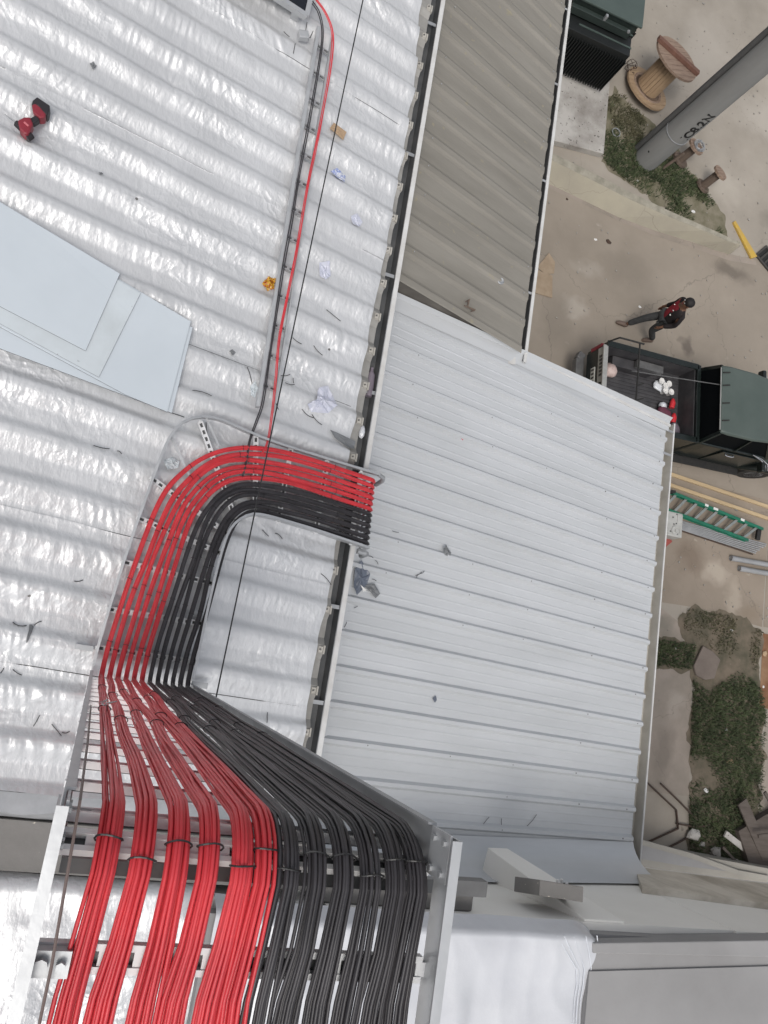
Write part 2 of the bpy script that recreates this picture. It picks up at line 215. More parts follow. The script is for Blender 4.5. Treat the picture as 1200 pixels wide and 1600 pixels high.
# ------------------------------------------------------------------ mesh helpers
class MB:
    """collects simple shapes and links them as one mesh object"""
    def __init__(s): s.v = []; s.f = []; s.mi = []; s.cur = 0
    def add(s, vs, fs):
        o = len(s.v); s.v += [tuple(p) for p in vs]
        for f in fs: s.f.append(tuple(i + o for i in f)); s.mi.append(s.cur)
        return s
    def box(s, c, size, rz=0.0, ry=0.0, rx=0.0, taper=1.0):
        hx, hy, hz = size[0]/2, size[1]/2, size[2]/2
        R = Matrix.Rotation(rz, 3, 'Z') @ Matrix.Rotation(ry, 3, 'Y') @ Matrix.Rotation(rx, 3, 'X')
        P = []
        for z, k in ((-hz, 1.0), (hz, taper)):
            for x, y in ((-hx, -hy), (hx, -hy), (hx, hy), (-hx, hy)):
                P.append(R @ Vector((x*k, y*k, z)) + Vector(c))
        return s.add(P, [(3, 2, 1, 0), (4, 5, 6, 7), (0, 1, 5, 4), (1, 2, 6, 5), (2, 3, 7, 6), (3, 0, 4, 7)])
    def bar(s, p, q, w, h, up=(0, 0, 1)):
        p = Vector(p); q = Vector(q); d = (q - p); L = d.length; d.normalize()
        up = Vector(up); side = d.cross(up)
        if side.length < 1e-5: side = d.cross(Vector((1, 0, 0)))
        side.normalize(); u = side.cross(d)
        P = []
        for e in (p, q):
            for a, b in ((-1, -1), (1, -1), (1, 1), (-1, 1)):
                P.append(e + side*(a*w/2) + u*(b*h/2))
        return s.add(P, [(0, 1, 2, 3), (7, 6, 5, 4), (0, 4, 5, 1), (1, 5, 6, 2), (2, 6, 7, 3), (3, 7, 4, 0)])
    def tube(s, pts, r, n=8, caps=True, closed=False):
        pts = [Vector(p) for p in pts]; m = len(pts)
        rs = r if hasattr(r, '__len__') else [r]*m
        P = []; prev = None
        for i in range(m):
            if closed: d = pts[(i+1) % m] - pts[i-1]
            else: d = pts[min(i+1, m-1)] - pts[max(i-1, 0)]
            d.normalize()
            if prev is None:
                a = d.cross(Vector((0, 0, 1)))
                if a.length < 0.05: a = d.cross(Vector((1, 0, 0)))
            else: a = prev - d*prev.dot(d)
            a.normalize(); prev = a; b = d.cross(a)
            for k in range(n):
                t = 2*math.pi*k/n
                P.append(pts[i] + a*(rs[i]*math.cos(t)) + b*(rs[i]*math.sin(t)))
        F = []
        for i in range(m if closed else m-1):
            j = (i+1) % m
            for k in range(n):
                F.append((i*n+k, i*n+(k+1) % n, j*n+(k+1) % n, j*n+k))
        if caps and not closed:
            F.append(tuple(range(n-1, -1, -1))); F.append(tuple((m-1)*n+k for k in range(n)))
        return s.add(P, F)
    def cyl(s, p, q, r0, r1=None, n=16):
        return s.tube([p, q], [r0, r0 if r1 is None else r1], n)
    def lathe(s, c, prof, n=24, axis=None):
        c = Vector(c); Rm = Matrix.Identity(3)
        if axis is not None: Rm = Vector((0, 0, 1)).rotation_difference(Vector(axis)).to_matrix()
        P = []; F = []
        for r, z in prof:
            for k in range(n):
                t = 2*math.pi*k/n; P.append(c + Rm @ Vector((r*math.cos(t), r*math.sin(t), z)))
        for i in range(len(prof)-1):
            for k in range(n): F.append((i*n+k, i*n+(k+1) % n, (i+1)*n+(k+1) % n, (i+1)*n+k))
        if prof[0][0] > 1e-4: F.append(tuple(range(n-1, -1, -1)))
        if prof[-1][0] > 1e-4: F.append(tuple((len(prof)-1)*n+k for k in range(n)))
        return s.add(P, F)
    def prism(s, poly, dz):
        """top polygon (3-D points, counter-clockwise from above) extruded down by dz"""
        k = len(poly); P = [Vector(p) for p in poly] + [Vector(p) - Vector((0, 0, dz)) for p in poly]
        F = [tuple(range(k)), tuple(range(2*k-1, k-1, -1))]
        for i in range(k): F.append((i, i+k, (i+1) % k+k, (i+1) % k))
        return s.add(P, F)
    def sweep(s, prof, path_a, path_b):
        """profile points (list of 3-D at a) to matching list at b, a strip"""
        n = len(prof)
        return s
    def blob(s, c, size, n=10, m=7, wob=0.15, seed=0):
        r = random.Random(seed); P = []; F = []
        for i in range(m+1):
            ph = math.pi*i/m
            for k in range(n):
                t = 2*math.pi*k/n; w = 1 + wob*(r.random()-0.5)*2*(0 < i < m)
                P.append((c[0]+size[0]/2*math.sin(ph)*math.cos(t)*w, c[1]+size[1]/2*math.sin(ph)*math.sin(t)*w, c[2]-size[2]/2*math.cos(ph)))
        for i in range(m):
            for k in range(n): F.append((i*n+k, i*n+(k+1) % n, (i+1)*n+(k+1) % n, (i+1)*n+k))
        return s.add(P, F)
    def mesh(s, name, mats):
        me = bpy.data.meshes.new(name); me.from_pydata(s.v, [], s.f)
        if not isinstance(mats, (list, tuple)): mats = [mats]
        for q in mats: me.materials.append(MT[q] if isinstance(q, str) else q)
        if len(mats) > 1: me.polygons.foreach_set('material_index', s.mi)
        me.validate(clean_customdata=False); me.update()
        return me
    def build(s, name, mats, parent=None, smooth=False, bevel=0.0, local=False, label=None, kind=None, angle=40):
        if parent is not None and not local:
            po = Vector((0, 0, 0)); q = parent
            while q is not None: po += q.location; q = q.parent
            s.v = [tuple(Vector(p) - po) for p in s.v]
        me = s.mesh(name, mats)
        o = bpy.data.objects.new(name, me); COL.objects.link(o)
        if parent is not None: o.parent = parent
        if bevel > 0:
            b = o.modifiers.new('bevel', 'BEVEL'); b.width = bevel; b.segments = 2; b.limit_method = 'ANGLE'; b.angle_limit = rad(35)
        if smooth:
            me.polygons.foreach_set('use_smooth', [True]*len(me.polygons))
            try: me.set_sharp_from_angle(angle=rad(angle))
            except Exception: pass
        if label: o['label'] = label
        if kind: o['kind'] = kind
        return o

def tag(o, label, cat, group=None, kind=None):
    o['label'] = label; o['category'] = cat
    if group: o['group'] = group
    if kind: o['kind'] = kind
    return o
def thing(name, label, cat, loc=(0, 0, 0), rz=0.0, group=None, rot=None):
    o = bpy.data.objects.new(name, None); COL.objects.link(o)
    o.empty_display_size = 0.1; o.location = loc
    o.rotation_euler = rot if rot is not None else (0, 0, rz)
    return tag(o, label, cat, group)
def struct(o):
    o['kind'] = 'structure'; return o
def dup(root, loc, label, rz=None, scale=None):
    r = root.copy(); COL.objects.link(r); r.location = loc; r['label'] = label
    if rz is not None: r.rotation_euler = (0, 0, rz)
    if scale: r.scale = (scale,)*3
    for ch in list(root.children):
        c = ch.copy(); COL.objects.link(c); c.parent = r
        for g in list(ch.children):
            d = g.copy(); COL.objects.link(d); d.parent = c
    return r

# numpy value noise
_tab = rng.rand(512, 512)
def vnoise(x, y):
    x = np.asarray(x, float); y = np.asarray(y, float)
    xi = np.floor(x).astype(int); yi = np.floor(y).astype(int)
    fx = x - xi; fy = y - yi; fx = fx*fx*(3-2*fx); fy = fy*fy*(3-2*fy)
    g = lambda a, b: _tab[a % 512, b % 512]
    return (g(xi, yi)*(1-fx)+g(xi+1, yi)*fx)*(1-fy) + (g(xi, yi+1)*(1-fx)+g(xi+1, yi+1)*fx)*fy
def ridged(x, y): return 1 - np.abs(2*vnoise(x, y) - 1)
def sstep(a, b, x):
    t = np.clip((x-a)/(b-a), 0, 1); return t*t*(3-2*t)
def smooth_path(ctrl, n):
    """Catmull-Rom through the control points, n samples evenly spaced by length"""
    P = [np.array(p, float) for p in ctrl]; P = [2*P[0]-P[1]] + P + [2*P[-1]-P[-2]]
    out = []
    for i in range(1, len(P)-2):
        for t in np.linspace(0, 1, 12, endpoint=False):
            a, b, c, d = P[i-1], P[i], P[i+1], P[i+2]
            out.append(0.5*((2*b)+(-a+c)*t+(2*a-5*b+4*c-d)*t*t+(-a+3*b-3*c+d)*t**3))
    out.append(P[-2]); out = np.array(out)
    s = np.concatenate([[0], np.cumsum(np.linalg.norm(np.diff(out, axis=0), axis=1))])
    q = np.linspace(0, s[-1], n)
    return np.stack([np.interp(q, s, out[:, k]) for k in range(out.shape[1])], 1)
# ------------------------------------------------------------------ roof planes
SL = math.tan(rad(13.0)); SR = math.tan(rad(12.3)); SM = math.tan(rad(19.0))
def zl(x): return 8.2 - SL*x           # foil-covered warehouse roof
def zr(x): return 7.75 - SR*x          # pale roof
def zm(x): return 8.2 - SM*x           # weathered roof
PITCH_L, SHEAR_L, PH_L = 0.280, 0.035, 0.108
STARS = [(-0.412, 0.130, 8.295), (1.126, 2.242, 7.940), (-0.360, 2.701, 8.283), (-0.311, 3.590, 8.272)]
def rib_l(x, y):
    """draped rib height over the left roof: steep side towards +y, long slack side towards -y"""
    t = ((np.asarray(y) + SHEAR_L*(np.asarray(x)-1.4) - PH_L + PITCH_L/2) % PITCH_L) - PITCH_L/2
    up = 1 - sstep(0.030, 0.088, t)
    dn = np.clip((t+0.105)/0.105, 0, 1); dn = dn*dn*(3-2*dn)*0.6 + dn*0.4
    return 0.043*np.where(t > 0, up, dn) - 0.018, t
def foil_z(x, y):
    x = np.asarray(x, float); y = np.asarray(y, float)
    wav = 0.010*(vnoise(x*2.3+5, y*1.7+40)-0.5)*2
    h, t = rib_l(x, y+wav)
    k = 0.45 + 0.85*vnoise(x*1.3+60, y*1.9+3)
    h = h*k
    flank = sstep(-0.125, -0.045, t)*(1 - sstep(0.025, 0.045, t))      # the slack side
    sl = x + (y*0.45)*(vnoise(x*0.8+3, y*0.5+9)-0.2)
    w1 = ridged(sl*15 + 3.6*vnoise(x*3, y*3), y*1.6) - 0.55
    w2 = ridged(sl*33 + 4.5*vnoise(x*5+4, y*5), y*3.0) - 0.55
    am = 0.25 + 0.9*sstep(0.42, 0.80, vnoise(x*1.9+31, y*2.3+7))
    am2 = sstep(0.35, 0.8, vnoise(x*3.1+11, y*3.3+70))
    z = h + flank*am*(0.0085*w1 + 0.0050*w2) + (1-flank)*am2*0.0022*w2
    z = z + 0.005*(ridged(x*2.2+y*3.0+9, y*2.4-x*2.2) - 0.6)*am2*2.2 + 0.005*(vnoise(x*5, y*5)-0.5)
    z = z + 0.0035*(ridged(x*9+y*6, y*8-x*7)-0.6)*am2 + 0.0010*(vnoise(x*38, y*30)-0.5)
    for sx, sy, _ in STARS:
        dx, dy = x-sx, y-sy; r = np.sqrt(dx*dx+dy*dy)
        z = z + 0.005*np.cos(9*np.arctan2(dy, dx)+3*r/0.1)*np.exp(-r/0.055)*sstep(0.004, 0.02, r) - 0.012*np.exp(-(r/0.03)**2)
    return zl(x) + z + 0.010
def on_foil(x, y, d=0.004): return float(foil_z(x, y)) + d

# ------------------------------------------------------------------ ground and paved areas (structure)
def flat(name, poly, z, m, kind='structure'):
    if name == 'soil':
        q = []
        for i in range(len(poly)):
            a, c = poly[i], poly[(i+1) % len(poly)]; n = max(1, int(math.dist(a, c)/0.07))
            for k in range(n):
                x = a[0]+(c[0]-a[0])*k/n; y = a[1]+(c[1]-a[1])*k/n
                q.append((x+0.22*(float(vnoise(x*4.1, y*4.1+9))-0.5)+0.08*(float(vnoise(x*15, y*15))-0.5), y+0.22*(float(vnoise(x*4.3+50, y*4.3))-0.5)+0.08*(float(vnoise(x*14+7, y*14))-0.5)))
        poly = q
    b = MB(); b.add([(p[0], p[1], z) for p in poly], [tuple(range(len(poly)))])
    o = b.build(name, m); o['kind'] = kind; return o
b = MB(); b.add([(-80, -80, 0), (110, -80, 0), (110, 110, 0), (-80, 110, 0)], [(0, 1, 2, 3)]); struct(b.build('ground', 'ground'))
flat('driveway', [(1.0, 4.70), (40, 5.9), (40, 11.3), (12.75, 10.9), (11.7, 10.55), (9.1, 10.45), (6.7, 10.6), (1.0, 11.0)], 0.004, 'drive')
flat('yard_slab', [(1.0, 1.95), (10.2, 2.30), (11.35, 2.36), (13.2, 2.25), (13.22, 4.0), (40, 4.6), (40, 5.9), (1.0, 4.70)], 0.004, 'yard')
flat('path', [(1.0, -1.4), (11.6, -1.4), (11.46, 0.65), (11.39, 1.05), (10.5, 1.1), (1.0, 1.0)], 0.004, 'path')
flat('path', [(1.0, 1.32), (10.6, 1.62), (11.2, 1.55), (11.0, 2.0), (10.4, 2.28), (1.0, 1.95)], 0.004, 'path')
flat('path', [(13.36, -6), (16.5, -6), (16.5, 0.55), (13.44, 0.55)], 0.006, 'path')
flat('rust_stained_slab', [(13.24, 0.56), (16.5, 0.56), (16.5, 2.22), (13.24, 2.12)], 0.006, 'rust_slab')
flat('yard_slab', [(13.24, 2.26), (16.5, 2.36), (16.5, 4.0), (13.24, 3.98)], 0.006, 'yard')
flat('soil', [(8.0, 11.62), (8.15, 11.55), (9.2, 11.25), (10.1, 11.0), (11.2, 10.75), (11.6, 11.0), (11.45, 11.45), (11.0, 11.85), (10.4, 12.25), (9.9, 12.75), (9.3, 13.0), (8.6, 13.3), (8.15, 13.6), (7.98, 13.2)], 0.006, 'soil_dry')
flat('soil', [(10.2, 1.0), (11.39, 1.06), (11.47, 0.65), (11.62, -1.6), (11.9, -6), (13.4, -6), (13.42, 0.5), (13.23, 0.6), (13.22, 2.2), (12.5, 2.42), (12.2, 2.36), (11.3, 2.36), (11.0, 2.05), (11.15, 1.6), (10.2, 1.6)], 0.008, 'soil')

def pt_in(poly, x, y):
    c = False; n = len(poly); j = n-1
    for i in range(n):
        xi, yi = poly[i]; xj, yj = poly[j]
        if (yi > y) != (yj > y) and x < (xj-xi)*(y-yi)/(yj-yi)+xi: c = not c
        j = i
    return c
def grass(name, poly, n, h, m, label, clump=1.2, seed=1, thr=0.45, z=0.008):
    r = random.Random(seed); V = []; F = []
    xs = [p[0] for p in poly]; ys = [p[1] for p in poly]
    k = 0; guard = 0
    while k < n and guard < n*30:
        guard += 1
        x = r.uniform(min(xs), max(xs)); y = r.uniform(min(ys), max(ys))
        if not pt_in(poly, x, y): continue
        d = float(vnoise(x*clump+seed*9, y*clump+seed*5))*0.7 + float(vnoise(x*clump*3.3, y*clump*3.3))*0.3
        if d < thr + r.uniform(-0.12, 0.12): continue
        a = r.uniform(0, 6.283); hh = h*r.uniform(0.5, 1.3)*(0.6+0.8*d); w = r.uniform(0.004, 0.010)
        lx, ly = math.cos(a)*hh*r.uniform(0.3, 1.0), math.sin(a)*hh*r.uniform(0.3, 1.0)
        px, py = -math.sin(a)*w, math.cos(a)*w
        o = len(V)
        V += [(x-px, y-py, z), (x+px, y+py, z), (x+lx*0.45+px*0.8, y+ly*0.45+py*0.8, z+hh*0.62), (x+lx*0.45-px*0.8, y+ly*0.45-py*0.8, z+hh*0.62), (x+lx, y+ly, z+hh*0.85)]
        F += [(o, o+1, o+2, o+3), (o+3, o+2, o+4)]; k += 1
    b = MB(); b.add(V, F); o = b.build(name, m); tag(o, label, 'grass', kind='stuff'); return o
GP1 = [(8.0, 11.75), (8.2, 11.55), (9.2, 11.25), (10.1, 11.0), (11.2, 10.75), (11.6, 11.0), (11.4, 11.5), (10.9, 11.9), (10.2, 12.3), (9.6, 12.6), (8.9, 12.6), (8.4, 12.5), (8.1, 13.1)]
grass('grass', GP1, 6500, 0.075, 'grass', 'patch of green grass growing round the foot of the concrete pole', 1.5, 3, 0.50)
grass('grass', [(8.0, 12.2), (9.0, 12.2), (9.3, 12.9), (8.3, 13.5), (8.0, 13.2)], 2200, 0.07, 'grass_dry', 'thin dry grass between the concrete pad and the big spool', 1.8, 5, 0.42)
GP2 = [(11.46, 0.9), (11.6, -1.7), (11.9, -4), (13.4, -4), (13.42, 0.4), (13.2, 1.0), (12.6, 1.25), (11.9, 0.7)]
grass('grass', GP2, 15000, 0.085, 'grass', 'dense green grass strip beside the pale path', 1.1, 6, 0.40, 0.01)
grass('grass', [(10.4, 1.02), (11.4, 1.08), (11.5, 1.6), (10.4, 1.55)], 1500, 0.06, 'grass', 'short grass in the gap between two path slabs', 1.8, 8, 0.42, 0.01)
grass('grass', [(11.2, 2.3), (11.1, 1.9), (12.1, 1.5), (13.1, 1.3), (13.2, 2.15), (12.3, 2.35)], 1300, 0.05, 'grass_dry', 'sparse dark weeds by the broken edge of the brown slab', 2.2, 12, 0.52, 0.01)

# ------------------------------------------------------------------ left warehouse: walls, sheets, gutter, foil
wh = thing('warehouse', 'warehouse whose low metal roof is covered in crinkled silver foil', 'building', (-2, 3, 0))
b = MB(); b.box((-2.4, 4.2, 3.75), (7.6, 10.5, 7.5)); b.build('wall', 'cream', wh)
def roof_strip(y0, y1, x0, x1, zf, pitch, phase, shear, prof, rise=0.0, nx=2, thick=0.0):
    """one profiled sheet; ribs run along x"""
    ts = []
    k = math.floor((y0-phase)/pitch)-1
    while phase + k*pitch < y1 + pitch:
        for off, h in prof: ts.append((phase+k*pitch+off, h))
        k += 1
    ts.sort()
    pts = [(y, h) for y, h in ts if y0 < y < y1]
    def hat(y):
        for i in range(len(ts)-1):
            if ts[i][0] <= y <= ts[i+1][0]:
                f = (y-ts[i][0])/max(1e-9, ts[i+1][0]-ts[i][0]); return ts[i][1]*(1-f)+ts[i+1][1]*f
        return 0
    pts = [(y0, hat(y0))] + pts + [(y1, hat(y1))]
    b = MB(); V = []; F = []; n = len(pts)
    for i in range(nx+1):
        x = x0 + (x1-x0)*i/nx
        for y, h in pts: V.append((x, y - shear*(x-1.65), zf(x)+h+rise))
    for i in range(nx):
        for j in range(n-1): F.append((i*n+j, (i+1)*n+j, (i+1)*n+j+1, i*n+j+1))
    # rolled edges with real thickness
    o = len(V)
    for row in (0, nx):
        for j in range(n): V.append((V[row*n+j][0], V[row*n+j][1], V[row*n+j][2]-0.012))
    for j in range(n-1):
        F.append((j, j+1, o+j+1, o+j)); F.append((nx*n+j+1, nx*n+j, o+n+j, o+n+j+1))
    b.add(V, F); return b
profL = [(-0.075, -0.018), (-0.028, 0.022), (0.028, 0.022), (0.075, -0.018)]
y = -1.0
for i in range(12):
    y1 = y + 0.84
    roof_strip(y, y1+0.03, -6.0, 1.478, zl, PITCH_L, PH_L, SHEAR_L, profL, rise=-0.012+0.002*(i % 2)).build('roof_panel', 'sheet_end', wh)
    y = y1
k = 0; yy = PH_L - 3*PITCH_L
while yy < 9.0:
    b = MB(); zc = zl(1.45)
    b.box((1.452, yy, zc+0.016), (0.040, 0.052, 0.020), ry=-rad(13), taper=0.75)
    b.box((1.478, yy, zc+0.002), (0.012, 0.060, 0.034))
    b.cur = 1; b.cyl((1.445, yy, zc+0.022), (1.448, yy, zc+0.033), 0.006, n=6)
    b.build('rib_cap', ['gutter_beige', 'screw'], wh); yy += PITCH_L
b = MB()   # gutter trough as an open channel
prof = [(1.470, 7.80), (1.486, 7.765), (1.535, 7.765), (1.556, 7.83)]
V = []; 
for yv in (-1.10, 10.0): V += [(x, yv, z) for x, z in prof]
b.add(V, [(i, i+1, i+5, i+4) for i in range(3)])
b.build('gutter', 'gutter_dark', wh)
b = MB(); b.box((1.577, 4.45, 7.834), (0.036, 11.1, 0.012)); b.box((1.592, 4.45, 7.785), (0.006, 11.1, 0.098)); b.build('gutter_lip', 'white_trim', wh)
for yv in (5.35, 4.10, 3.02, 2.05, 1.45, 0.42, -0.25, 6.4):
    b = MB(); b.box((1.510, yv, 7.820), (0.095, 0.028, 0.004)); b.build('gutter_strap', 'galv_dull', wh)
# foil strips
seams = [-0.955, -0.29, 0.56, 1.88, 3.10, 4.26, 5.45, 6.7, 8.2]
xs = np.concatenate([np.arange(-6, -1.6, 0.07), np.arange(-1.6, 1.400, 0.0085), [1.400]])
def foil_edge(y): return 1.405 + 0.055*(vnoise(y*1.1+3, 5.0+0*y)-0.5)*2 + 0.02*(vnoise(y*5, 9+0*y)-0.5) + 0.055*(1-sstep(0.4, 1.2, y))
for i in range(len(seams)-1):
    a, c = seams[i], seams[i+1]
    st = 0.0115 if c < 5.7 else 0.04
    ys = np.arange(a, c, st); ys = np.append(ys, c)
    X, Y = np.meshgrid(xs, ys, indexing='ij')
    ov = sstep(c-0.03, c, Y)
    Ys = Y - SHEAR_L*(X-1.4)*0.6 + (0.012*(vnoise(X*3+i*7, Y*0+i)-0.5))*((Y > c-1e-6) | (Y < a+1e-6))
    Ys = np.where(Y < a+1e-6, Ys-0.012, Ys)
    X2 = X + (foil_edge(Ys)-1.405)*sstep(1.15, 1.40, X)
    Z = foil_z(X2, Ys) + 0.004*ov + (0.003 if i % 2 else 0.0)
    Z = Z - 0.010*sstep(1.36, 1.405, X)*0.5
    nx, ny = X.shape
    me = bpy.data.meshes.new('foil_sheet')
    V = np.stack([X2, Ys, Z], -1).reshape(-1, 3)
    idx = np.arange(nx*ny).reshape(nx, ny)
    F = np.stack([idx[:-1, :-1], idx[1:, :-1], idx[1:, 1:], idx[:-1, 1:]], -1).reshape(-1, 4)
    V = V - np.array(wh.location)
    me.vertices.add(len(V)); me.vertices.foreach_set('co', V.ravel())
    me.loops.add(F.size); me.loops.foreach_set('vertex_index', F.ravel())
    me.polygons.add(len(F)); me.polygons.foreach_set('loop_start', np.arange(0, F.size, 4)); me.polygons.foreach_set('loop_total', np.full(len(F), 4))
    me.update(calc_edges=True); me.polygons.foreach_set('use_smooth', np.ones(len(F), bool))
    me.materials.append(MT['foil'])
    o = bpy.data.objects.new('foil_sheet', me); COL.objects.link(o); o.parent = wh
# tape seams between strips
for i, ysm in enumerate(seams[1:-2]):
    pts = []
    for x in np.arange(-1.6, 1.38, 0.03):
        yv = ysm - SHEAR_L*(x-1.4)*0.6 - 0.004 + 0.006*(float(vnoise(x*3+i*5, i))-0.5)
        pts.append((x, yv, on_foil(x, yv, 0.0035)))
    b = MB(); b.tube(pts, [0.0022*(0.2+1.0*float(vnoise(p[0]*4+i*13, 3.3)) > 0.62) + 0.0006 for p in pts], 4); b.build('foil_seam', 'dark_mark', wh)
# screws pressed through the foil
# ------------------------------------------------------------------ weathered middle roof
mb = thing('roof_annex', 'long annex with a weathered brown grey ribbed metal roof', 'building', (2.3, 7, 0))
b = MB(); b.box((2.26, 7.6, 3.45), (1.30, 8.86, 6.9)); b.build('wall', 'dirty_wall', mb)
profM = [(-0.062, 0.0), (-0.045, 0.006), (-0.026, 0.019), (0.026, 0.019), (0.045, 0.006), (0.062, 0.0)]
PM = 0.268; y = 3.10
for i in range(11):
    y1 = y + PM*3
    roof_strip(y, y1+0.035, 1.60, 3.06, zm, PM, 3.135, 0.030, profM, rise=0.0025*(i % 2)).build('roof_panel', 'roof_old', mb)
    y = y1
b = MB(); V = []
for yv in (3.02, 12.1): V += [(x, yv, z) for x, z in ((3.035, 7.10), (3.05, 7.02), (3.10, 7.02), (3.118, 7.12))]
b.add(V, [(i, i+1, i+5, i+4) for i in range(3)]); b.build('gutter', 'gutter_dark', mb)
b = MB(); b.box((3.130, 7.56, 7.118), (0.030, 9.12, 0.014)); b.box((3.142, 7.56, 7.06), (0.006, 9.12, 0.10)); b.build('gutter_lip', 'white_trim', mb)
for yv in (9.6, 8.2, 6.9, 6.0, 4.9, 3.7):
    b = MB(); b.box((3.085, yv, 7.110), (0.085, 0.022, 0.004)); b.build('gutter_strap', 'galv', mb)
b = MB()   # rough wall strip under the sheet edge
b.add([(1.58, 3.115, 6.6), (3.05, 3.115, 6.6), (3.05, 3.115, zm(3.05)-0.012), (1.58, 3.115, zm(1.58)-0.012), (1.58, 3.16, 6.6), (3.05, 3.16, 6.6), (3.05, 3.16, zm(3.05)-0.012), (1.58, 3.16, zm(1.58)-0.012)], [(0, 1, 2, 3), (7, 6, 5, 4), (3, 2, 6, 7), (1, 5, 6, 2), (0, 3, 7, 4)]); b.build('end_wall', 'dirty_wall', mb)
b = MB(); b.box((3.00, 3.03, 7.05), (0.07, 0.10, 0.11), rz=rad(8)); b.cur = 1; b.box((3.0, 3.0, 7.108), (0.075, 0.10, 0.006), rz=rad(8)); b.build('gutter_bracket', ['galv_dull', 'white_trim'], mb)
def roof_screws(name, zf, x_list, y0, y1, pitch, phase, shear, top, parent, m, jit=0.01, r=0.0055, keep=0.85):
    b = MB(); k = math.ceil((y0-phase)/pitch)
    while phase+k*pitch < y1:
        for x in x_list:
            if random.random() < keep:
                xx = x + random.uniform(-jit, jit); yy = phase + k*pitch - shear*(xx-1.65) + random.uniform(-0.004, 0.004)
                z = zf(xx)+top; b.cyl((xx, yy, z-0.002), (xx, yy, z+0.005), r, r*0.8, 6)
        k += 1
    o = b.build(name, m, parent); o['kind'] = 'stuff'; return o
roof_screws('roof_screws', zm, (1.75, 3.0), 3.2, 11, PM, 3.135, 0.030, 0.028, mb, 'galv', keep=0.7)

# ------------------------------------------------------------------ pale right roof
rb = thing('storeroom', 'low building with a pale grey ribbed metal roof', 'building', (3.4, 1, 0))
b = MB(); b.box((3.28, 0.83, 3.20), (3.36, 4.50, 6.4)); b.build('wall', 'cream', rb)
PR_, PHR = 0.267, 0.002
profR = [(-0.036, 0.0), (-0.015, 0.036), (0.015, 0.036), (0.036, 0.0)]
for mo in (0.095, 0.172): profR += [(mo-0.010, 0.0), (mo-0.004, 0.0024), (mo+0.004, 0.0024), (mo+0.010, 0.0)]
y = -1.195
for i in range(6):
    y1 = min(y + PR_*3, 3.075)
    if y1 - y < 0.05: break
    for (xa, xb, r) in ((1.58, 4.02, 0.0035), (3.92, 5.13, 0.0)):
        roof_strip(y, y1+0.03, xa, xb, zr, PR_, PHR, 0.022, profR, rise=r+0.0022*(i % 2)).build('roof_panel', 'roof_pale', rb)
    y = y1
roof_screws('roof_screws', zr, (2.05, 2.85, 3.55, 4.35, 5.02), -1.15, 3.05, PR_, PHR, 0.022, 0.035, rb, 'screw', jit=0.05, r=0.0075)
b = MB(); b.box((1.64, 1.0, zr(1.64)+0.010), (0.22, 4.2, 0.004), ry=rad(12.3)); b.build('head_flashing', 'roof_pale', rb)
# top edge flashing against the annex wall
b = MB(); V = []
for x in (1.6, 5.16): V += [(x, 2.97, zr(x)+0.012), (x, 3.075, zr(x)+0.030), (x, 3.106, zr(x)+0.07)]
b.add(V, [(0, 3, 4, 1), (1, 4, 5, 2)]); b.build('side_flashing', 'roof_pale', rb)
b = MB(); b.bar((3.16, 3.09, zr(3.16)+0.025), (5.17, 3.03, zr(5.17)+0.025), 0.028, 0.014); b.build('verge_trim', 'white_trim', rb)
# eaves gutter
b = MB(); V = []
for yv in (-1.42, 3.06): V += [(x+0.024*(1 if yv < 0 else 0)*0.8, yv, z) for x, z in ((5.10, 6.600), (5.115, 6.545), (5.20, 6.545), (5.222, 6.64))]
b.add(V, [(i, i+1, i+5, i+4) for i in range(3)]); b.build('gutter', 'gutter_beige', rb)
b = MB(); b.bar((5.228, 3.07, 6.640), (5.248, -1.46, 6.640), 0.016, 0.012); b.bar((5.234, 3.07, 6.585), (5.254, -1.46, 6.585), 0.005, 0.10); b.build('gutter_lip', 'white_trim', rb)
for yv in (2.98, 2.72):
    b = MB(); b.box((5.165, yv, 6.632), (0.12, 0.025, 0.005), rz=rad(-6)); b.build('gutter_strap', 'galv_dull', rb)
# curved rear flashing sweeping up the cream wall
b = MB(); V = []; n = 9
for x in np.linspace(1.6, 5.14, 12):
    up = 0.30 + 0.10*(x-1.6)/3.5
    for k in range(n):
        t = k/(n-1)*math.pi/2
        V.append((x + (0.02*math.sin(2.5*x)+0.09*sstep(4.7, 5.14, x)*k/(n-1)), -1.17 - 0.262*math.sin(t), zr(x) + 0.016 + up*(1-math.cos(t))))
F = [(i*n+j, i*n+j+1, (i+1)*n+j+1, (i+1)*n+j) for i in range(11) for j in range(n-1)]
b.add(V, F); b.build('rear_flashing', 'roof_pale', rb, smooth=True)

# ------------------------------------------------------------------ cream block behind (party wall, slab, bands)
cb = thing('cream_block', 'cream painted building with a flat grey slab roof along the rear', 'building', (4, -4, 0))
b = MB(); b.box((3.48, -4.45, 4.10), (3.58, 6.0, 8.2)); b.build('wall', 'cream', cb)
ov = [(5.372, -1.450, 6.346), (6.876, -1.450, 6.588), (7.725, -1.450, 6.755), (9.043, -1.450, 7.014)]
ov = [(4.9, -1.447, 6.3)] + [(p[0], -1.447, p[2]) for p in ov]
b = MB(); V = [tuple(p) for p in ov] + [(p[0], p[1], 8.22) for p in reversed(ov)]; n = len(V)
V += [(x, y-5.5, z) for x, y, z in V]
b.add(V, [tuple(range(n)), tuple(range(2*n-1, n-1, -1))] + [(i, i+n, (i+1) % n+n, (i+1) % n) for i in range(n)]); b.build('upper_wall', 'cream', cb)
SE = [(3.529, -1.532, 8.370), (4.465, -1.483, 8.370), (5.674, -1.422, 8.370)]
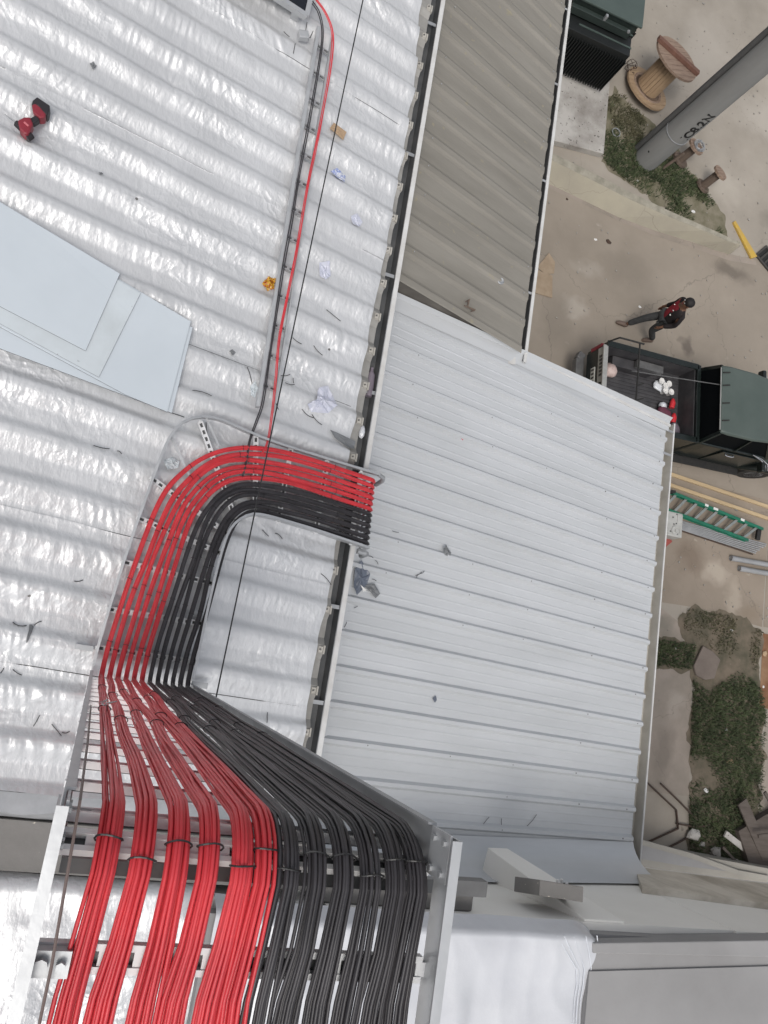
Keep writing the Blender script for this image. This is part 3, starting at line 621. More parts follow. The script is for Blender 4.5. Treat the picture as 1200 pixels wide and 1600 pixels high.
def slab_poly(d0, d1, z):
    return [(SE[0][0]-0.01, SE[0][1]-d0, z), (SE[0][0], SE[0][1]-d1, z), (SE[2][0]+4, SE[2][1]-d1, z), (SE[2][0]+4, SE[2][1]-d0, z), (SE[2][0], SE[2][1]-d0, z)]
b = MB(); b.prism(slab_poly(0.0, 6.0, 8.37), 0.16); b.build('roof_slab', 'slab', cb)
b = MB(); b.prism(slab_poly(-0.01, 0.055, 8.395), 0.10); b.build('slab_kerb', 'slab', cb, bevel=0.008)
b = MB(); b.prism(slab_poly(0.17, 5.8, 8.385), 0.012); b.build('slab_screed', 'slab', cb)
b = MB(); b.box((2.6, -4.45, 8.23), (3.3, 5.9, 0.10)); b.build('roof_slab', 'slab', cb)
b = MB(); b.box((-1.95, -1.245, 4.07), (7.0, 0.27, 8.14)); b.build('party_wall', 'ledge', cb)
b = MB(); b.box((2.15, -1.395, 8.03), (1.15, 0.10, 0.22)); b.build('wall_ledge', 'ledge', cb, bevel=0.01)  # grey box strip along the top of the wall
b = MB(); b.box((-1.3, -4.45, 4.07), (5.9, 6.0, 8.13)); b.build('wall', 'cream', cb)
# rain ledge running on past the eaves
def wall_quad(pts, th, m, name):
    b = MB(); V = [tuple(p) for p in pts] + [(p[0], p[1]-th, p[2]) for p in pts]; n = len(pts)
    b.add(V, [tuple(range(n)), tuple(range(2*n-1, n-1, -1))] + [(i, i+n, (i+1) % n+n, (i+1) % n) for i in range(n)]); return b.build(name, m, cb)
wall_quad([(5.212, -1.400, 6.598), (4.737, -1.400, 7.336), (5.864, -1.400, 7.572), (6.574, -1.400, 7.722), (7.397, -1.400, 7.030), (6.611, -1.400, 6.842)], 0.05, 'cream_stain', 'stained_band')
def roof_quad(pts, th, m, name):
    b = MB(); b.prism(pts, th); return b.build(name, m, cb)
roof_quad([(9.945, -2.208, 0.500), (9.955, -2.698, 0.500), (13.209, -2.832, 0.500), (15.225, -2.906, 0.500), (15.212, -2.613, 0.500), (13.187, -2.514, 0.500), (11.307, -2.388, 0.500)], 0.48, 'lean', 'lean_to_roof')
roof_quad([(9.968, -2.270, 0.515), (9.996, -2.535, 0.515), (11.016, -2.599, 0.515), (12.386, -2.634, 0.515), (11.300, -2.454, 0.515)], 0.01, 'slab', 'lean_to_panel')
b = MB(); p = [(9.923, -2.225, 0.530), (11.282, -2.406, 0.530), (12.403, -2.629, 0.530), (13.168, -2.685, 0.530)]
for i in range(3): b.bar(p[i], p[i+1], 0.09, 0.04)
b.build('lean_to_kerb', 'lean', cb)
b = MB(); b.add([(3.27, -1.455, 7.20), (3.47, -1.455, 7.16), (3.47, -1.21, 7.22), (3.27, -1.21, 7.26), (3.58, -1.47, 8.19), (3.92, -1.47, 8.19), (3.92, -1.435, 8.19), (3.58, -1.435, 8.19)], [(3, 2, 1, 0), (4, 5, 6, 7), (0, 1, 5, 4), (1, 2, 6, 5), (2, 3, 7, 6), (3, 0, 4, 7)]); b.build('pilaster', 'cream', cb, bevel=0.006)
b = MB(); b.box((3.40, -1.31, 7.98), (0.36, 0.10, 0.34), rz=rad(-4), rx=rad(-12)); b.cur = 1
for (dx, dz) in ((0.05, 0.04), (0.11, 0.05), (0.08, -0.02), (0.13, -0.05)): b.cyl((3.38+dx, -1.275, 8.02+dz), (3.38+dx, -1.235, 8.02+dz), 0.012, n=8)
o = b.build('wall_bracket', ['ledge', 'white_plastic'], cb, bevel=0.004)
b = MB()   # silver flashing between the foil and the party wall
V = []
for x in np.linspace(-5.5, 1.46, 60):
    w = 0.02*math.sin(9*x)
    V += [(x, -0.93+w*0.4, zl(x)+0.02), (x, -1.03+w, max(zl(x)+0.035, 8.02)), (x, -1.105, 8.10)]
b.add(V, [(3*i+j, 3*i+j+1, 3*i+j+4, 3*i+j+3) for i in range(59) for j in range(2)]); b.build('wall_flashing', 'galv', cb, smooth=True)

# foil and film laid on the flat roof nearest the camera
def crumple(name, x0, x1, y0, y1, zf, m, amp, sc, nx, ny, parent=None, corner=False):
    X, Y = np.meshgrid(np.linspace(x0, x1, nx), np.linspace(y0, y1, ny), indexing='ij')
    Z0 = zf(X, Y)
    if corner: Y = Y - 0.30*np.clip((X-(x1-0.45))/0.45, 0, 1)**2.2
    Z = Z0 + amp*(ridged(X*sc+Y*sc*0.6, Y*sc-X*sc*0.3)-0.5) + amp*0.5*(ridged(X*sc*2.7, Y*sc*2.2+X*3)-0.5)
    b = MB(); idx = lambda i, j: i*ny+j
    b.add(np.stack([X, Y, Z], -1).reshape(-1, 3).tolist(), [(idx(i, j), idx(i+1, j), idx(i+1, j+1), idx(i, j+1)) for i in range(nx-1) for j in range(ny-1)])
    return b.build(name, m, parent, smooth=True, angle=180)
def zfoil2(x, y): return 8.175 - 0.09*sstep(-1.44, -1.39, y)
tag(crumple('foil_blanket', -4.0, 0.95, -3.4, -1.395, zfoil2, 'foil', 0.03, 4.0, 130, 70), 'crumpled silver foil blanket laid behind the dusty grey ledge', 'foil sheet')
FR = [(3.634, -1.552, 8.370), (3.744, -1.985, 8.370)]
XF = FR[0][0] + 0.20
def zfilm(x, y):
    return 8.42 - 0.05*sstep(2.55, 2.70, x)*sstep(-1.55, -1.9, y) - 0.22*np.clip((x-(XF-0.55))/0.55, 0, 1)**2.4 - 0.16*sstep(-1.49, -1.425, y) - 0.12*sstep(1.35, 0.98, x)
tag(crumple('plastic_wrap', 0.98, XF, -3.6, -1.425, zfilm, 'film', 0.022, 2.0, 160, 100, corner=True), 'shiny white plastic wrap covering the end of the flat roof', 'plastic wrap')
# ------------------------------------------------------------------ main cable tray
YB = -0.285                       # rung plane of the rise
ZT = 11.925                       # rung plane of the top run
tr = thing('cable_tray', 'wide galvanised ladder tray climbing from the foil roof towards the camera', 'cable tray', (0.3, 0.2, 8.2))
def rail_roof(pts, inward):
    """channel rail following roof points: web plus top flange"""
    b = MB(); V = []
    P = smooth_path(pts, 46)
    for i, p in enumerate(P):
        d = P[min(i+1, len(P)-1)] - P[max(i-1, 0)]; d[2] = 0; d /= np.linalg.norm(d)
        s = np.array([-d[1], d[0], 0])*inward
        z = p[2]
        for a, dz in ((0, -0.055), (0, 0.030), (0.016, 0.030), (0.016, 0.026), (0.004, 0.026), (0.004, -0.055)):
            V.append((p[0]+s[0]*a, p[1]+s[1]*a, z+dz))
    n = len(P); F = []
    for i in range(n-1):
        for k in range(6): F.append((i*6+k, i*6+(k+1) % 6, (i+1)*6+(k+1) % 6, (i+1)*6+k))
    b.add(V, F); return b
OUT = [(1.655, 1.415), (1.30, 1.412), (0.84, 1.412), (0.62, 1.428), (0.43, 1.448), (0.29, 1.415), (0.185, 1.32), (0.13, 1.16), (0.085, 0.82), (0.04, 0.405), (0.008, -0.05), (0.004, -0.20)]
INN = [(1.665, 0.858), (1.30, 0.882), (1.10, 0.892), (0.82, 0.893), (0.715, 0.845), (0.648, 0.745), (0.624, 0.575), (0.614, 0.38), (0.610, 0.20), (0.608, -0.05), (0.606, -0.20)]
RZ = lambda x: zl(x) + 0.112
rail_roof([(x, y, RZ(x)) for x, y in OUT], 1).build('side_rail', 'galv', tr)
rail_roof([(x, y, RZ(x)) for x, y in INN], -1).build('side_rail', 'galv', tr)
def rung(p, q, w=0.034, up=(0, 0, 1)):
    b = MB(); p = Vector(p); q = Vector(q); d = (q-p).normalized(); L = (q-p).length
    side = d.cross(Vector(up)).normalized()
    # slotted channel: two thin lips and a web cut into short bridges
    b.bar(p+side*(w*0.38), q+side*(w*0.38), w*0.24, 0.016, up); b.bar(p-side*(w*0.38), q-side*(w*0.38), w*0.24, 0.016, up)
    k = max(2, int(L/0.046))
    for i in range(k+1):
        c = p + d*(L*i/k); b.bar(c-d*0.010, c+d*0.010, w*0.54, 0.012, up)
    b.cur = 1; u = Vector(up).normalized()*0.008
    b.bar(p-u, q-u, w*0.9, 0.004, up)  # dark plate below the slots, its colour stands for the shade inside them
    return b
ZR = lambda x: zl(x) + 0.070
for p, q in (((1.52, 1.40), (1.53, 0.87)), ((1.24, 1.405), (1.25, 0.88)), ((0.96, 1.41), (0.965, 0.885)), ((0.70, 1.42), (0.80, 0.885)), ((0.32, 1.40), (0.69, 0.81)),
             ((0.10, 0.96), (0.645, 0.73)), ((0.075, 0.70), (0.625, 0.60)), ((0.045, 0.42), (0.615, 0.40)), ((0.02, 0.13), (0.61, 0.14)), ((0.008, -0.10), (0.608, -0.10))):
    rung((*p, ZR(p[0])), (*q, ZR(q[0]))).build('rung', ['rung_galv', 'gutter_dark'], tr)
# rise
def channel(p, q, web_n, flange_n, depth, fl, t=0.004, low=True):
    b = MB(); p = Vector(p); q = Vector(q); w = Vector(web_n); f = Vector(flange_n)
    b.bar(p + f*(-depth/2), q + f*(-depth/2), t, depth, f) if False else None
    d = (q-p).normalized()
    b.bar(p, q, t, depth, f)                      # web: thin across, deep along f
    b.bar(p + f*(depth/2-t/2) + w*(fl/2+t/2), q + f*(depth/2-t/2) + w*(fl/2+t/2), fl, t, f)
    if low: b.bar(p - f*(depth/2-t/2) + w*(fl/2+t/2), q - f*(depth/2-t/2) + w*(fl/2+t/2), fl, t, f)
    return b
for x, s in ((0.004, 1), (0.608, -1)):
    z0 = zl(x) + 0.04
    channel((x, YB+0.016, z0), (x, YB+0.016, ZT-0.02), (s, 0, 0), (0, 1, 0), 0.075, 0.012).build('side_rail', 'galv_dull' if s < 0 else 'galv', tr)
nr = 15
for i in range(nr):
    z = 8.30 + (ZT-0.10-8.30)*i/(nr-1)
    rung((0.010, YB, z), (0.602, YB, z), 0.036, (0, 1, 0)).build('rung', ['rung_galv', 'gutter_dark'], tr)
# top run
for x, s in ((-0.002, 1), (0.612, -1)):
    b = channel((x, YB+0.045, ZT+0.036), (x, -2.4, ZT+0.036), (s, 0, 0), (0, 0, 1), 0.080, 0.013, low=False)
    b.build('side_rail', 'galv', tr)
rung((0.008, -0.312, ZT-0.042), (0.604, -0.312, ZT-0.042), 0.036, (0, 0.7, 0.7)).build('rung', ['rung_galv', 'gutter_dark'], tr)
for yv in (-0.455, -0.70, -0.95, -1.2, -1.45, -1.7, -1.95, -2.2):
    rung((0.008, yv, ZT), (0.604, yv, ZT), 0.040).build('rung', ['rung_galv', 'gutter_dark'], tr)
for x, s in ((0.004, 1), (0.606, -1)):   # corner plates and bolts
    b = MB(); b.box((x+s*0.006, -0.272, ZT+0.026), (0.004, 0.075, 0.075)); b.cur = 1
    for dy, dz in ((-0.03, 0.02), (0.018, 0.02), (-0.03, -0.02), (0.018, -0.02)): b.cyl((x+s*0.008, -0.268+dy, ZT+0.026+dz), (x+s*0.013, -0.268+dy, ZT+0.026+dz), 0.006, n=6)
    b.build('corner_plate', ['galv', 'galv_dull'], tr)
b = MB(); b.box((0.035, -0.455, ZT+0.018), (0.05, 0.035, 0.03)); b.cyl((0.022, -0.455, ZT+0.033), (0.022, -0.455, ZT+0.045), 0.010, n=8); b.cyl((0.048, -0.455, ZT+0.033), (0.048, -0.455, ZT+0.045), 0.007, n=6); b.build('splice_clamp', 'galv', tr)
b = MB(); b.bar((0.02, -0.352, ZT-0.075), (0.655, -0.345, ZT-0.075), 0.022, 0.022); b.cur = 1; b.bar((0.655, -0.345, ZT-0.075), (0.745, -0.344, ZT-0.075), 0.026, 0.026); b.build('support_strut', ['gutter_dark', 'bumper'], tr)
for x in (0.04, 0.57):
    b = MB(); b.bar((x, -2.25, 8.1), (x, -2.25, ZT-0.02), 0.05, 0.05, (1, 0, 0)); b.build('support_post', 'galv_dull', tr)
# foot brackets and rail end bends
for p, q in (((0.35, 1.44), (0.47, 1.28)), ((0.16, 1.25), (0.33, 1.03))):
    b = MB(); b.bar((*p, ZR(p[0])+0.01), (*q, ZR(q[0])+0.01), 0.014, 0.004); b.build('elbow_stay', 'galv', tr)
b = MB(); b.tube([(1.655, 1.415, 7.915), (1.70, 1.405, 7.895), (1.715, 1.395, 7.84), (1.715, 1.39, 7.70)], [0.016, 0.018, 0.018, 0.018], 8); b.build('drop_rail', 'galv_dull', tr)
b = MB(); b.tube([(1.60, 0.835, 7.88), (1.66, 0.835, 7.87), (1.685, 0.835, 7.83), (1.69, 0.835, 7.70)], [0.020, 0.022, 0.022, 0.022], 8); b.build('drop_rail', 'galv_dull', tr)
b = MB(); b.box((0.655, -0.235, zl(0.66)+0.055), (0.10, 0.035, 0.03)); b.build('foot_bracket', 'galv_dull', tr)
b = MB(); b.box((-0.06, -0.11, zl(-0.06)+0.06), (0.10, 0.03, 0.03)); b.build('foot_bracket', 'galv_dull', tr)

# ------------------------------------------------------------------ cable bundles
A_IN = [(1.632, 0.905), (1.40, 0.915), (1.17, 0.922), (0.95, 0.926), (0.82, 0.922), (0.735, 0.885), (0.672, 0.80), (0.640, 0.67), (0.622, 0.49), (0.603, 0.20), (0.580, -0.02), (0.575, -0.18)]
B_OUT = [(1.600, 1.362), (1.40, 1.368), (1.18, 1.373), (0.98, 1.370), (0.80, 1.352), (0.60, 1.300), (0.43, 1.205), (0.29, 1.055), (0.185, 0.84), (0.115, 0.40), (0.075, -0.02), (0.068, -0.18)]
NA = 64
PA = smooth_path([(*p, 0) for p in A_IN], NA); PB = smooth_path([(*p, 0) for p in B_OUT], NA)
TOPU = [0.078, 0.130, 0.180, 0.228, 0.280, 0.316, 0.352, 0.398, 0.445, 0.492, 0.535, 0.572]
RUN_Z = [0.0]*12
def bundle(k, red, label, nw=13):
    s = 1 - k/11.0
    wob = lambda q: 0.019*(float(vnoise(q*3+k*7.7, k*3.1))-0.5)*2
    C = []; N = []; LAT = []; WID = []
    # end that dives over the eaves
    base = PA*(1-s) + PB*s
    zoff = 0.094
    # start: below the lip
    p0 = base[0]
    for dx, dz in ((0.045, -0.26), (0.046, -0.14), (0.040, -0.055), (0.020, -0.012)):
        C.append((p0[0]+dx, p0[1], zl(p0[0])+zoff+dz)); N.append((1, 0, 0) if dz < -0.05 else (0.6, 0, 0.8)); LAT.append((0, -1, 0)); WID.append(0.026)
    for i in range(NA):
        p = base[i]; t = base[min(i+1, NA-1)] - base[max(i-1, 0)]; t /= np.linalg.norm(t)
        q = i/NA; lat = np.array([t[1], -t[0], 0])
        f = math.sin(math.pi*min(1, q*1.02))
        c = p + lat*wob(q*2)*f*(0.25 if k in (0, 11) else 0.9)
        C.append((c[0], c[1], zl(c[0])+zoff+0.004*(float(vnoise(q*9+k, 2.2))-0.5))); N.append((0, 0, 1)); LAT.append(tuple(-lat)); WID.append(0.028-0.005*q)
    xr = base[-1][0]
    zb = zl(xr)
    # bend up into the rise
    for a in (20, 45, 70):
        r = 0.06; C.append((xr, -0.195 - r*math.sin(rad(a)), zb+zoff+r*(1-math.cos(rad(a))))); N.append((0, math.sin(rad(a)), math.cos(rad(a)))); LAT.append((1, 0, 0)); WID.append(0.024)
    z1 = ZT - 0.105
    n = 26
    for i in range(n+1):
        q = i/n; z = zb+0.16 + (z1-zb-0.16)*q
        u = xr + (TOPU[k]-xr)*sstep(0.1, 0.95, q) + 0.012*(float(vnoise(q*5+k*2.3, 8.8+k))-0.5)*2*math.sin(math.pi*q)
        C.append((u, YB+0.026+0.006*(float(vnoise(q*6+k, 4.4))-0.5), z)); N.append((0, 1, 0)); LAT.append((1, 0, 0)); WID.append(0.027+0.006*q)
    u = TOPU[k]
    for a in (12, 26, 40, 54, 68, 80):
        r = 0.095; C.append((u, YB+0.026 - r*(1-math.cos(rad(a))), z1+r*1.307*math.sin(rad(a)))); N.append((0, math.cos(rad(a)), math.sin(rad(a)))); LAT.append((1, 0, 0)); WID.append(0.031)
    zt = z1 + 0.1243
    for i in range(1, 27):
        q = i/26; yv = YB - 0.072 - q*1.85
        uu = u - 0.012*sstep(0, 0.10, q) + 0.014*(float(vnoise(q*10+k*3.7, 1.5+k))-0.5)*sstep(0, 0.06, q)
        C.append((uu, yv, zt + 0.004*(float(vnoise(q*22+k*9, 6.1))-0.5)+0.0)); N.append((0, 0, 1)); LAT.append((1, 0, 0)); WID.append(0.031+0.009*sstep(0.0, 0.10, q)+0.006*(float(vnoise(q*13+k*5, 7.7))-0.5))
    C = np.array(C); N = np.array(N, float); LAT = np.array(LAT, float); WID = np.array(WID)
    # smooth the frame
    for _ in range(2):
        for Q in (N, LAT): Q[1:-1] = (Q[:-2]+2*Q[1:-1]+Q[2:])/4
    N /= np.linalg.norm(N, axis=1)[:, None]; LAT /= np.linalg.norm(LAT, axis=1)[:, None]
    t = thing('cable_bundle', label, 'cable bundle', tuple(C[-1]), 0, 'red cable bundles on the tray' if red else 'black cable bundles on the tray')
    R0 = 0.0033
    seg = np.concatenate([[0], np.cumsum(np.linalg.norm(np.diff(C, axis=0), axis=1))])
    for w in range(nw):
        lay = 0 if w < 6 else (1 if w < 11 else 2)
        a0 = ((w-2.5)/2.5, (w-8)/2.45, (w-11.5)/2.2)[lay]; top = lay > 0
        b0 = (0.0, 0.0058, 0.0108)[lay]
        rr = random.Random(k*50+w)
        off = rr.uniform(0, 100)
        n1 = (vnoise(seg*3.0+off, off+0*seg)-0.5)*2; n2 = (vnoise(seg*2.4+off+40, off+0*seg)-0.5)*2
        la = (a0*0.47 + 0.10*n1)*WID; lb = b0 + 0.003*n2*(1 if top else 0.3)
        lb = lb + (1-np.abs(a0))*0.0025
        P = C + LAT*la[:, None] + N*lb[:, None]
        b = MB(); b.tube([tuple(p) for p in P], R0, 6, caps=True)
        b.build('cable', 'red' if red else 'black', t, smooth=True, angle=180)
    # ties
    def tie(i, r=0.0016, grow=1.0):
        c = C[i]; L = LAT[i]; Nn = N[i]; T = np.cross(L, Nn)
        w = WID[i]*0.52*grow + 0.0042
        pts = []
        for q in range(14):
            th = 2*math.pi*q/14
            pts.append(tuple(c + L*(w*math.cos(th)) + Nn*(0.0055+0.0122*math.sin(th)) + T*0.0014*math.sin(2*th+k)))
        b = MB(); b.tube(pts, r, 5, closed=True); b.build('cable_tie', 'tie', t)
    rt = 4
    for fr in (0.12, 0.36, 0.50, 0.66, 0.80, 0.94): tie(rt+int(fr*NA)+(k % 2))
    r0 = rt+NA+3
    for i in (7+(k*3) % 5, 15+(k*2) % 4): tie(r0+i)
    e = r0+n+1
    tie(e+3+(1 if k in (1, 4, 6, 9) else 0), 0.0016)
    tie(e+6+4+(k*5) % 4, 0.0016)
    return t
RL = ['outermost of the six red cable bundles, beside the outer tray rail', 'second red cable bundle from the outer tray rail', 'third red cable bundle from the outer tray rail',
      'fourth red cable bundle from the outer tray rail', 'fifth red cable bundle, next but one to the black ones', 'innermost red cable bundle, right beside the black bundles']
BL = ['black cable bundle running right beside the red ones', 'second black cable bundle from the red ones', 'third black cable bundle from the red ones',
      'fourth black cable bundle from the red ones', 'fifth black cable bundle, next but one to the inner tray rail', 'innermost black cable bundle, beside the inner tray rail']
for k in range(12): bundle(k, k < 6, RL[k] if k < 6 else BL[k-6])

# thin earth wire along the left rail
b = MB(); b.tube([(0.022, -0.20, 10.9), (0.024, -0.205, 11.6), (0.026, -0.24, 11.96), (0.030, -0.33, 11.985), (0.036, -0.45, 11.98), (0.040, -0.9, 11.97), (0.045, -2.3, 11.97)], 0.0024, 6)
tag(b.build('earth_wire', 'brown_rod', smooth=True), 'thin brown wire lying along the left side rail of the wide tray', 'wire')
b = MB(); b.tube([(0.075, -0.24, 10.55), (0.062, -0.20, 10.75), (0.085, -0.18, 10.9), (0.055, -0.19, 10.95), (0.05, -0.2, 10.80), (0.07, -0.2, 10.6), (0.05, -0.24, 10.3)], 0.0016, 5)
tag(b.build('wire_offcut', 'galv_dull', smooth=True), 'curled grey wire end hooked on the rungs of the rise', 'wire')

# black wire strung in the air over the roof
pa = Vector((0.655, -0.268, 8.875)); pb = Vector((0.80, 5.3, 8.55)); pts = []
for i in range(31):
    q = i/30; p = pa.lerp(pb, q); p.z -= 0.10*4*q*(1-q)*0.2; pts.append(p)
b = MB(); b.tube(pts, 0.0042, 6); tag(b.build('overhead_wire', 'tie', smooth=True), 'single taut black wire strung over the foil and across the red bundles', 'wire')

# ------------------------------------------------------------------ narrow tray with its two small cables
nt = thing('cable_tray', 'narrow white edged cable tray running up the foil to the solar panel', 'cable tray', (0.62, 3, 8.1))
LR = [(0.568, 4.585), (0.60, 3.60), (0.635, 2.65), (0.672, 1.62)]
def nz(x): return zl(x) + 0.066
def nrail(dx, w, h, m):
    b = MB()
    for i in range(3):
        p, q = LR[i], LR[i+1]; b.bar((p[0]+dx, p[1], nz(p[0]+dx)), (q[0]+dx, q[1], nz(q[0]+dx)), w, h)
    b.build('side_rail', m, nt)
nrail(0.0, 0.024, 0.05, 'galv'); nrail(0.115, 0.012, 0.05, 'galv')
for i in range(13):
    yv = 4.45 - i*0.222; q = (4.585-yv)/(4.585-1.62); x = 0.568+(0.672-0.568)*q
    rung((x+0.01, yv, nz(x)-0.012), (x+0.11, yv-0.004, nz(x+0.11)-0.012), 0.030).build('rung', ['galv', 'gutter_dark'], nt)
def lead(name, m, label, cat, ctrl, nw, r, spread, seed):
    P = smooth_path(ctrl, 90); t = thing(name, label, cat, tuple(P[0]))
    for w in range(nw):
        rr = random.Random(seed+w); off = rr.uniform(0, 50); V = []
        for i, p in enumerate(P):
            d = P[min(i+1, 89)]-P[max(i-1, 0)]; d /= np.linalg.norm(d); s = np.array([-d[1], d[0], 0])
            a = ((w-(nw-1)/2)*spread + spread*1.2*(float(vnoise(i*0.09+off, off))-0.5))
            V.append(tuple(p + s*a + np.array([0, 0, 0.003*(w % 2)+0.004*float(vnoise(i*0.07+off, 3))])))
        b = MB(); b.tube(V, r, 6); b.build('cable', m, t, smooth=True, angle=180)
    return t
R_PX = [(0.485, 4.767, 8.188), (0.593, 4.700, 8.163), (0.677, 4.569, 8.144), (0.710, 4.309, 8.136), (0.718, 3.902, 8.134), (0.717, 3.579, 8.135), (0.713, 3.304, 8.135), (0.723, 2.809, 8.133), (0.722, 2.461, 8.133), (0.725, 2.125, 8.133), (0.754, 1.852, 8.126), (0.775, 1.604, 8.121), (0.782, 1.401, 8.119), (0.757, 1.294, 8.125)]
R_PX = [(p[0], p[1], zl(p[0])+0.108) for p in R_PX]
lead('red_cable', 'red', 'slim red cable pair running down the narrow tray from the solar panel', 'cable', R_PX, 3, 0.0034, 0.0060, 500)
K_PX = [(0.465, 4.736, 8.173), (0.544, 4.683, 8.154), (0.603, 4.537, 8.141), (0.622, 4.269, 8.136), (0.632, 3.838, 8.134), (0.638, 3.433, 8.133), (0.649, 3.036, 8.130), (0.653, 2.687, 8.129), (0.666, 2.349, 8.126), (0.683, 1.974, 8.122), (0.699, 1.654, 8.119), (0.679, 1.500, 8.123), (0.660, 1.368, 8.128), (0.664, 1.235, 8.127), (0.660, 1.123, 8.128)]
K_PX = [(p[0], p[1], zl(p[0])+0.098) for p in K_PX]
lead('black_cable', 'black', 'slim black cable pair beside the left rail of the narrow tray', 'cable', K_PX, 2, 0.0046, 0.0085, 620)

# ------------------------------------------------------------------ solar panel, its corner in view
sp = thing('solar_panel', 'dark solar panel with an aluminium frame, one corner in view', 'solar panel', (-0.3, 5.2, 8.35))
def spz(x, y): return zl(x) + 0.155
cr = [(0.455, 4.54), (0.47, 5.60), (-1.25, 5.62), (-1.27, 4.56)]
b = MB(); b.prism([(x, y, spz(x, y)) for x, y in cr], 0.030); b.build('cell_sheet', 'cell', sp)
for i in range(4):
    p, q = cr[i], cr[(i+1) % 4]
    b = MB(); b.bar((*p, spz(*p)-0.008), (*q, spz(*q)-0.008), 0.035, 0.045); b.build('frame', 'galv', sp)
b = MB()
for i in range(1, 10):
    x = 0.455 - 0.172*i; b.bar((x, 4.56, spz(x, 0)+0.001), (x, 5.6, spz(x, 0)+0.001), 0.003, 0.0012)
for i in range(1, 6):
    yv = 4.55+0.172*i; b.bar((0.45, yv, spz(0.45, 0)+0.001), (-1.25, yv, spz(-1.25, 0)+0.001), 0.003, 0.0012)
b.build('cell_line', 'galv', sp)
for x in (0.38, -0.9):
    b = MB(); b.box((x, 4.60, zl(x)+0.075), (0.06, 0.06, 0.11)); b.build('mounting_foot', 'galv', sp)
b = MB(); b.box((0.47, 4.46, zl(0.47)+0.06), (0.075, 0.06, 0.05), rz=0.3); tag(b.build('junction_clip', 'galv', bevel=0.006), 'small bright metal clip beside the solar panel corner', 'clip')

# ------------------------------------------------------------------ pale plastic sheets lying on the foil
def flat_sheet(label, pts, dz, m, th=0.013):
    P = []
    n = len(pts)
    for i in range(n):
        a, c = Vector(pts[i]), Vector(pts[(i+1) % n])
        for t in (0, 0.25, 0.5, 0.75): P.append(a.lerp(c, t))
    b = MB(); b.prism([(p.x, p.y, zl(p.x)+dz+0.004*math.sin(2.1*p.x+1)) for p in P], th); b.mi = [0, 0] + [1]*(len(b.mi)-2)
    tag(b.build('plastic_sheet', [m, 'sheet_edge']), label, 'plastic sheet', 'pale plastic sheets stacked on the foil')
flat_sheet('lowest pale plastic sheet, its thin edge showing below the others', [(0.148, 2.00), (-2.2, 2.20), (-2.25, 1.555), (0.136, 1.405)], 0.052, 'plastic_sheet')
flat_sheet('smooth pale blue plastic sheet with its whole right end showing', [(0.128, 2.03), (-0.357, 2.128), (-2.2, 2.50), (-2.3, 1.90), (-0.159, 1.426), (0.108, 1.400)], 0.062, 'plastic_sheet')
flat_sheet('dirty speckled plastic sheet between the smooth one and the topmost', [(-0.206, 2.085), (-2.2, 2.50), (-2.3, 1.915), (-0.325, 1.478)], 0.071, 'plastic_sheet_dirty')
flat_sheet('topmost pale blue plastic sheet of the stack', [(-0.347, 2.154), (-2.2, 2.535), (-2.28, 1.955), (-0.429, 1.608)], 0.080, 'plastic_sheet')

# ------------------------------------------------------------------ cordless drill lying on its side
dr = thing('cordless_drill', 'red and black cordless drill lying on the foil', 'drill', (-0.94, 2.73, on_foil(-0.94, 2.73, 0.05)))
def dloc(p, z=0.0): return (p[0]-dr.location.x, p[1]-dr.location.y, z)
def dprism(poly, z0, z1):
    P = [dloc(p, z1) for p in poly]
    ar = sum(P[i][0]*P[(i+1) % len(P)][1]-P[(i+1) % len(P)][0]*P[i][1] for i in range(len(P)))
    if ar < 0: P = P[::-1]
    b = MB(); b.prism(P, z1-z0); return b
dprism([(-1.029, 2.945, 8.437), (-1.029, 2.976, 8.437), (-1.011, 3.009, 8.433), (-0.933, 2.983, 8.415), (-0.929, 2.932, 8.414), (-0.936, 2.914, 8.416), (-0.972, 2.933, 8.424), (-0.991, 2.953, 8.429)], -0.045, 0.030).build('battery', 'drill_black', dr, local=True, bevel=0.006)
dprism([(-1.025, 2.943, 8.437), (-1.011, 2.960, 8.433), (-0.979, 2.947, 8.426), (-0.940, 2.916, 8.417), (-0.942, 2.893, 8.417), (-0.967, 2.878, 8.423), (-1.008, 2.899, 8.433)], -0.034, 0.036).build('battery_base', 'drill_red', dr, local=True, bevel=0.006)
dprism([(-1.026, 2.853, 8.437), (-0.996, 2.893, 8.430), (-0.971, 2.894, 8.424), (-0.969, 2.872, 8.424), (-0.988, 2.844, 8.428), (-1.004, 2.835, 8.432)], -0.022, 0.024).build('handle', 'drill_black', dr, local=True, bevel=0.006)
dprism([(-1.074, 2.817, 8.448), (-1.046, 2.850, 8.442), (-1.014, 2.864, 8.434), (-0.991, 2.824, 8.429), (-0.995, 2.778, 8.430), (-1.002, 2.747, 8.431), (-1.022, 2.745, 8.436), (-1.052, 2.767, 8.443)], -0.030, 0.040).build('motor_housing', 'drill_red', dr, local=True, bevel=0.010)
b = MB(); b.tube([dloc((-1.053, 2.802, 8.443), 0.005), dloc((-1.087, 2.813, 8.451), 0.005)], [0.026, 0.018], 12); b.build('chuck', 'drill_black', dr, local=True)
b = MB(); b.tube([dloc((-1.083, 2.811, 8.450), 0.005), dloc((-1.153, 2.845, 8.466), 0.005)], 0.003, 6); b.build('bit', 'galv_dull', dr, local=True)
b = MB(); b.bar(dloc((-1.038, 2.815, 8.440), 0.042), dloc((-1.010, 2.800, 8.433), 0.042), 0.010, 0.004); b.build('label_stripe', 'pink_mark', dr, local=True)
b = MB(); b.tube([dloc((-1.016, 2.748, 8.435), -0.005), dloc((-0.996, 2.782, 8.430), -0.005)], 0.027, 10); b.build('rear_cap', 'drill_black', dr, local=True)

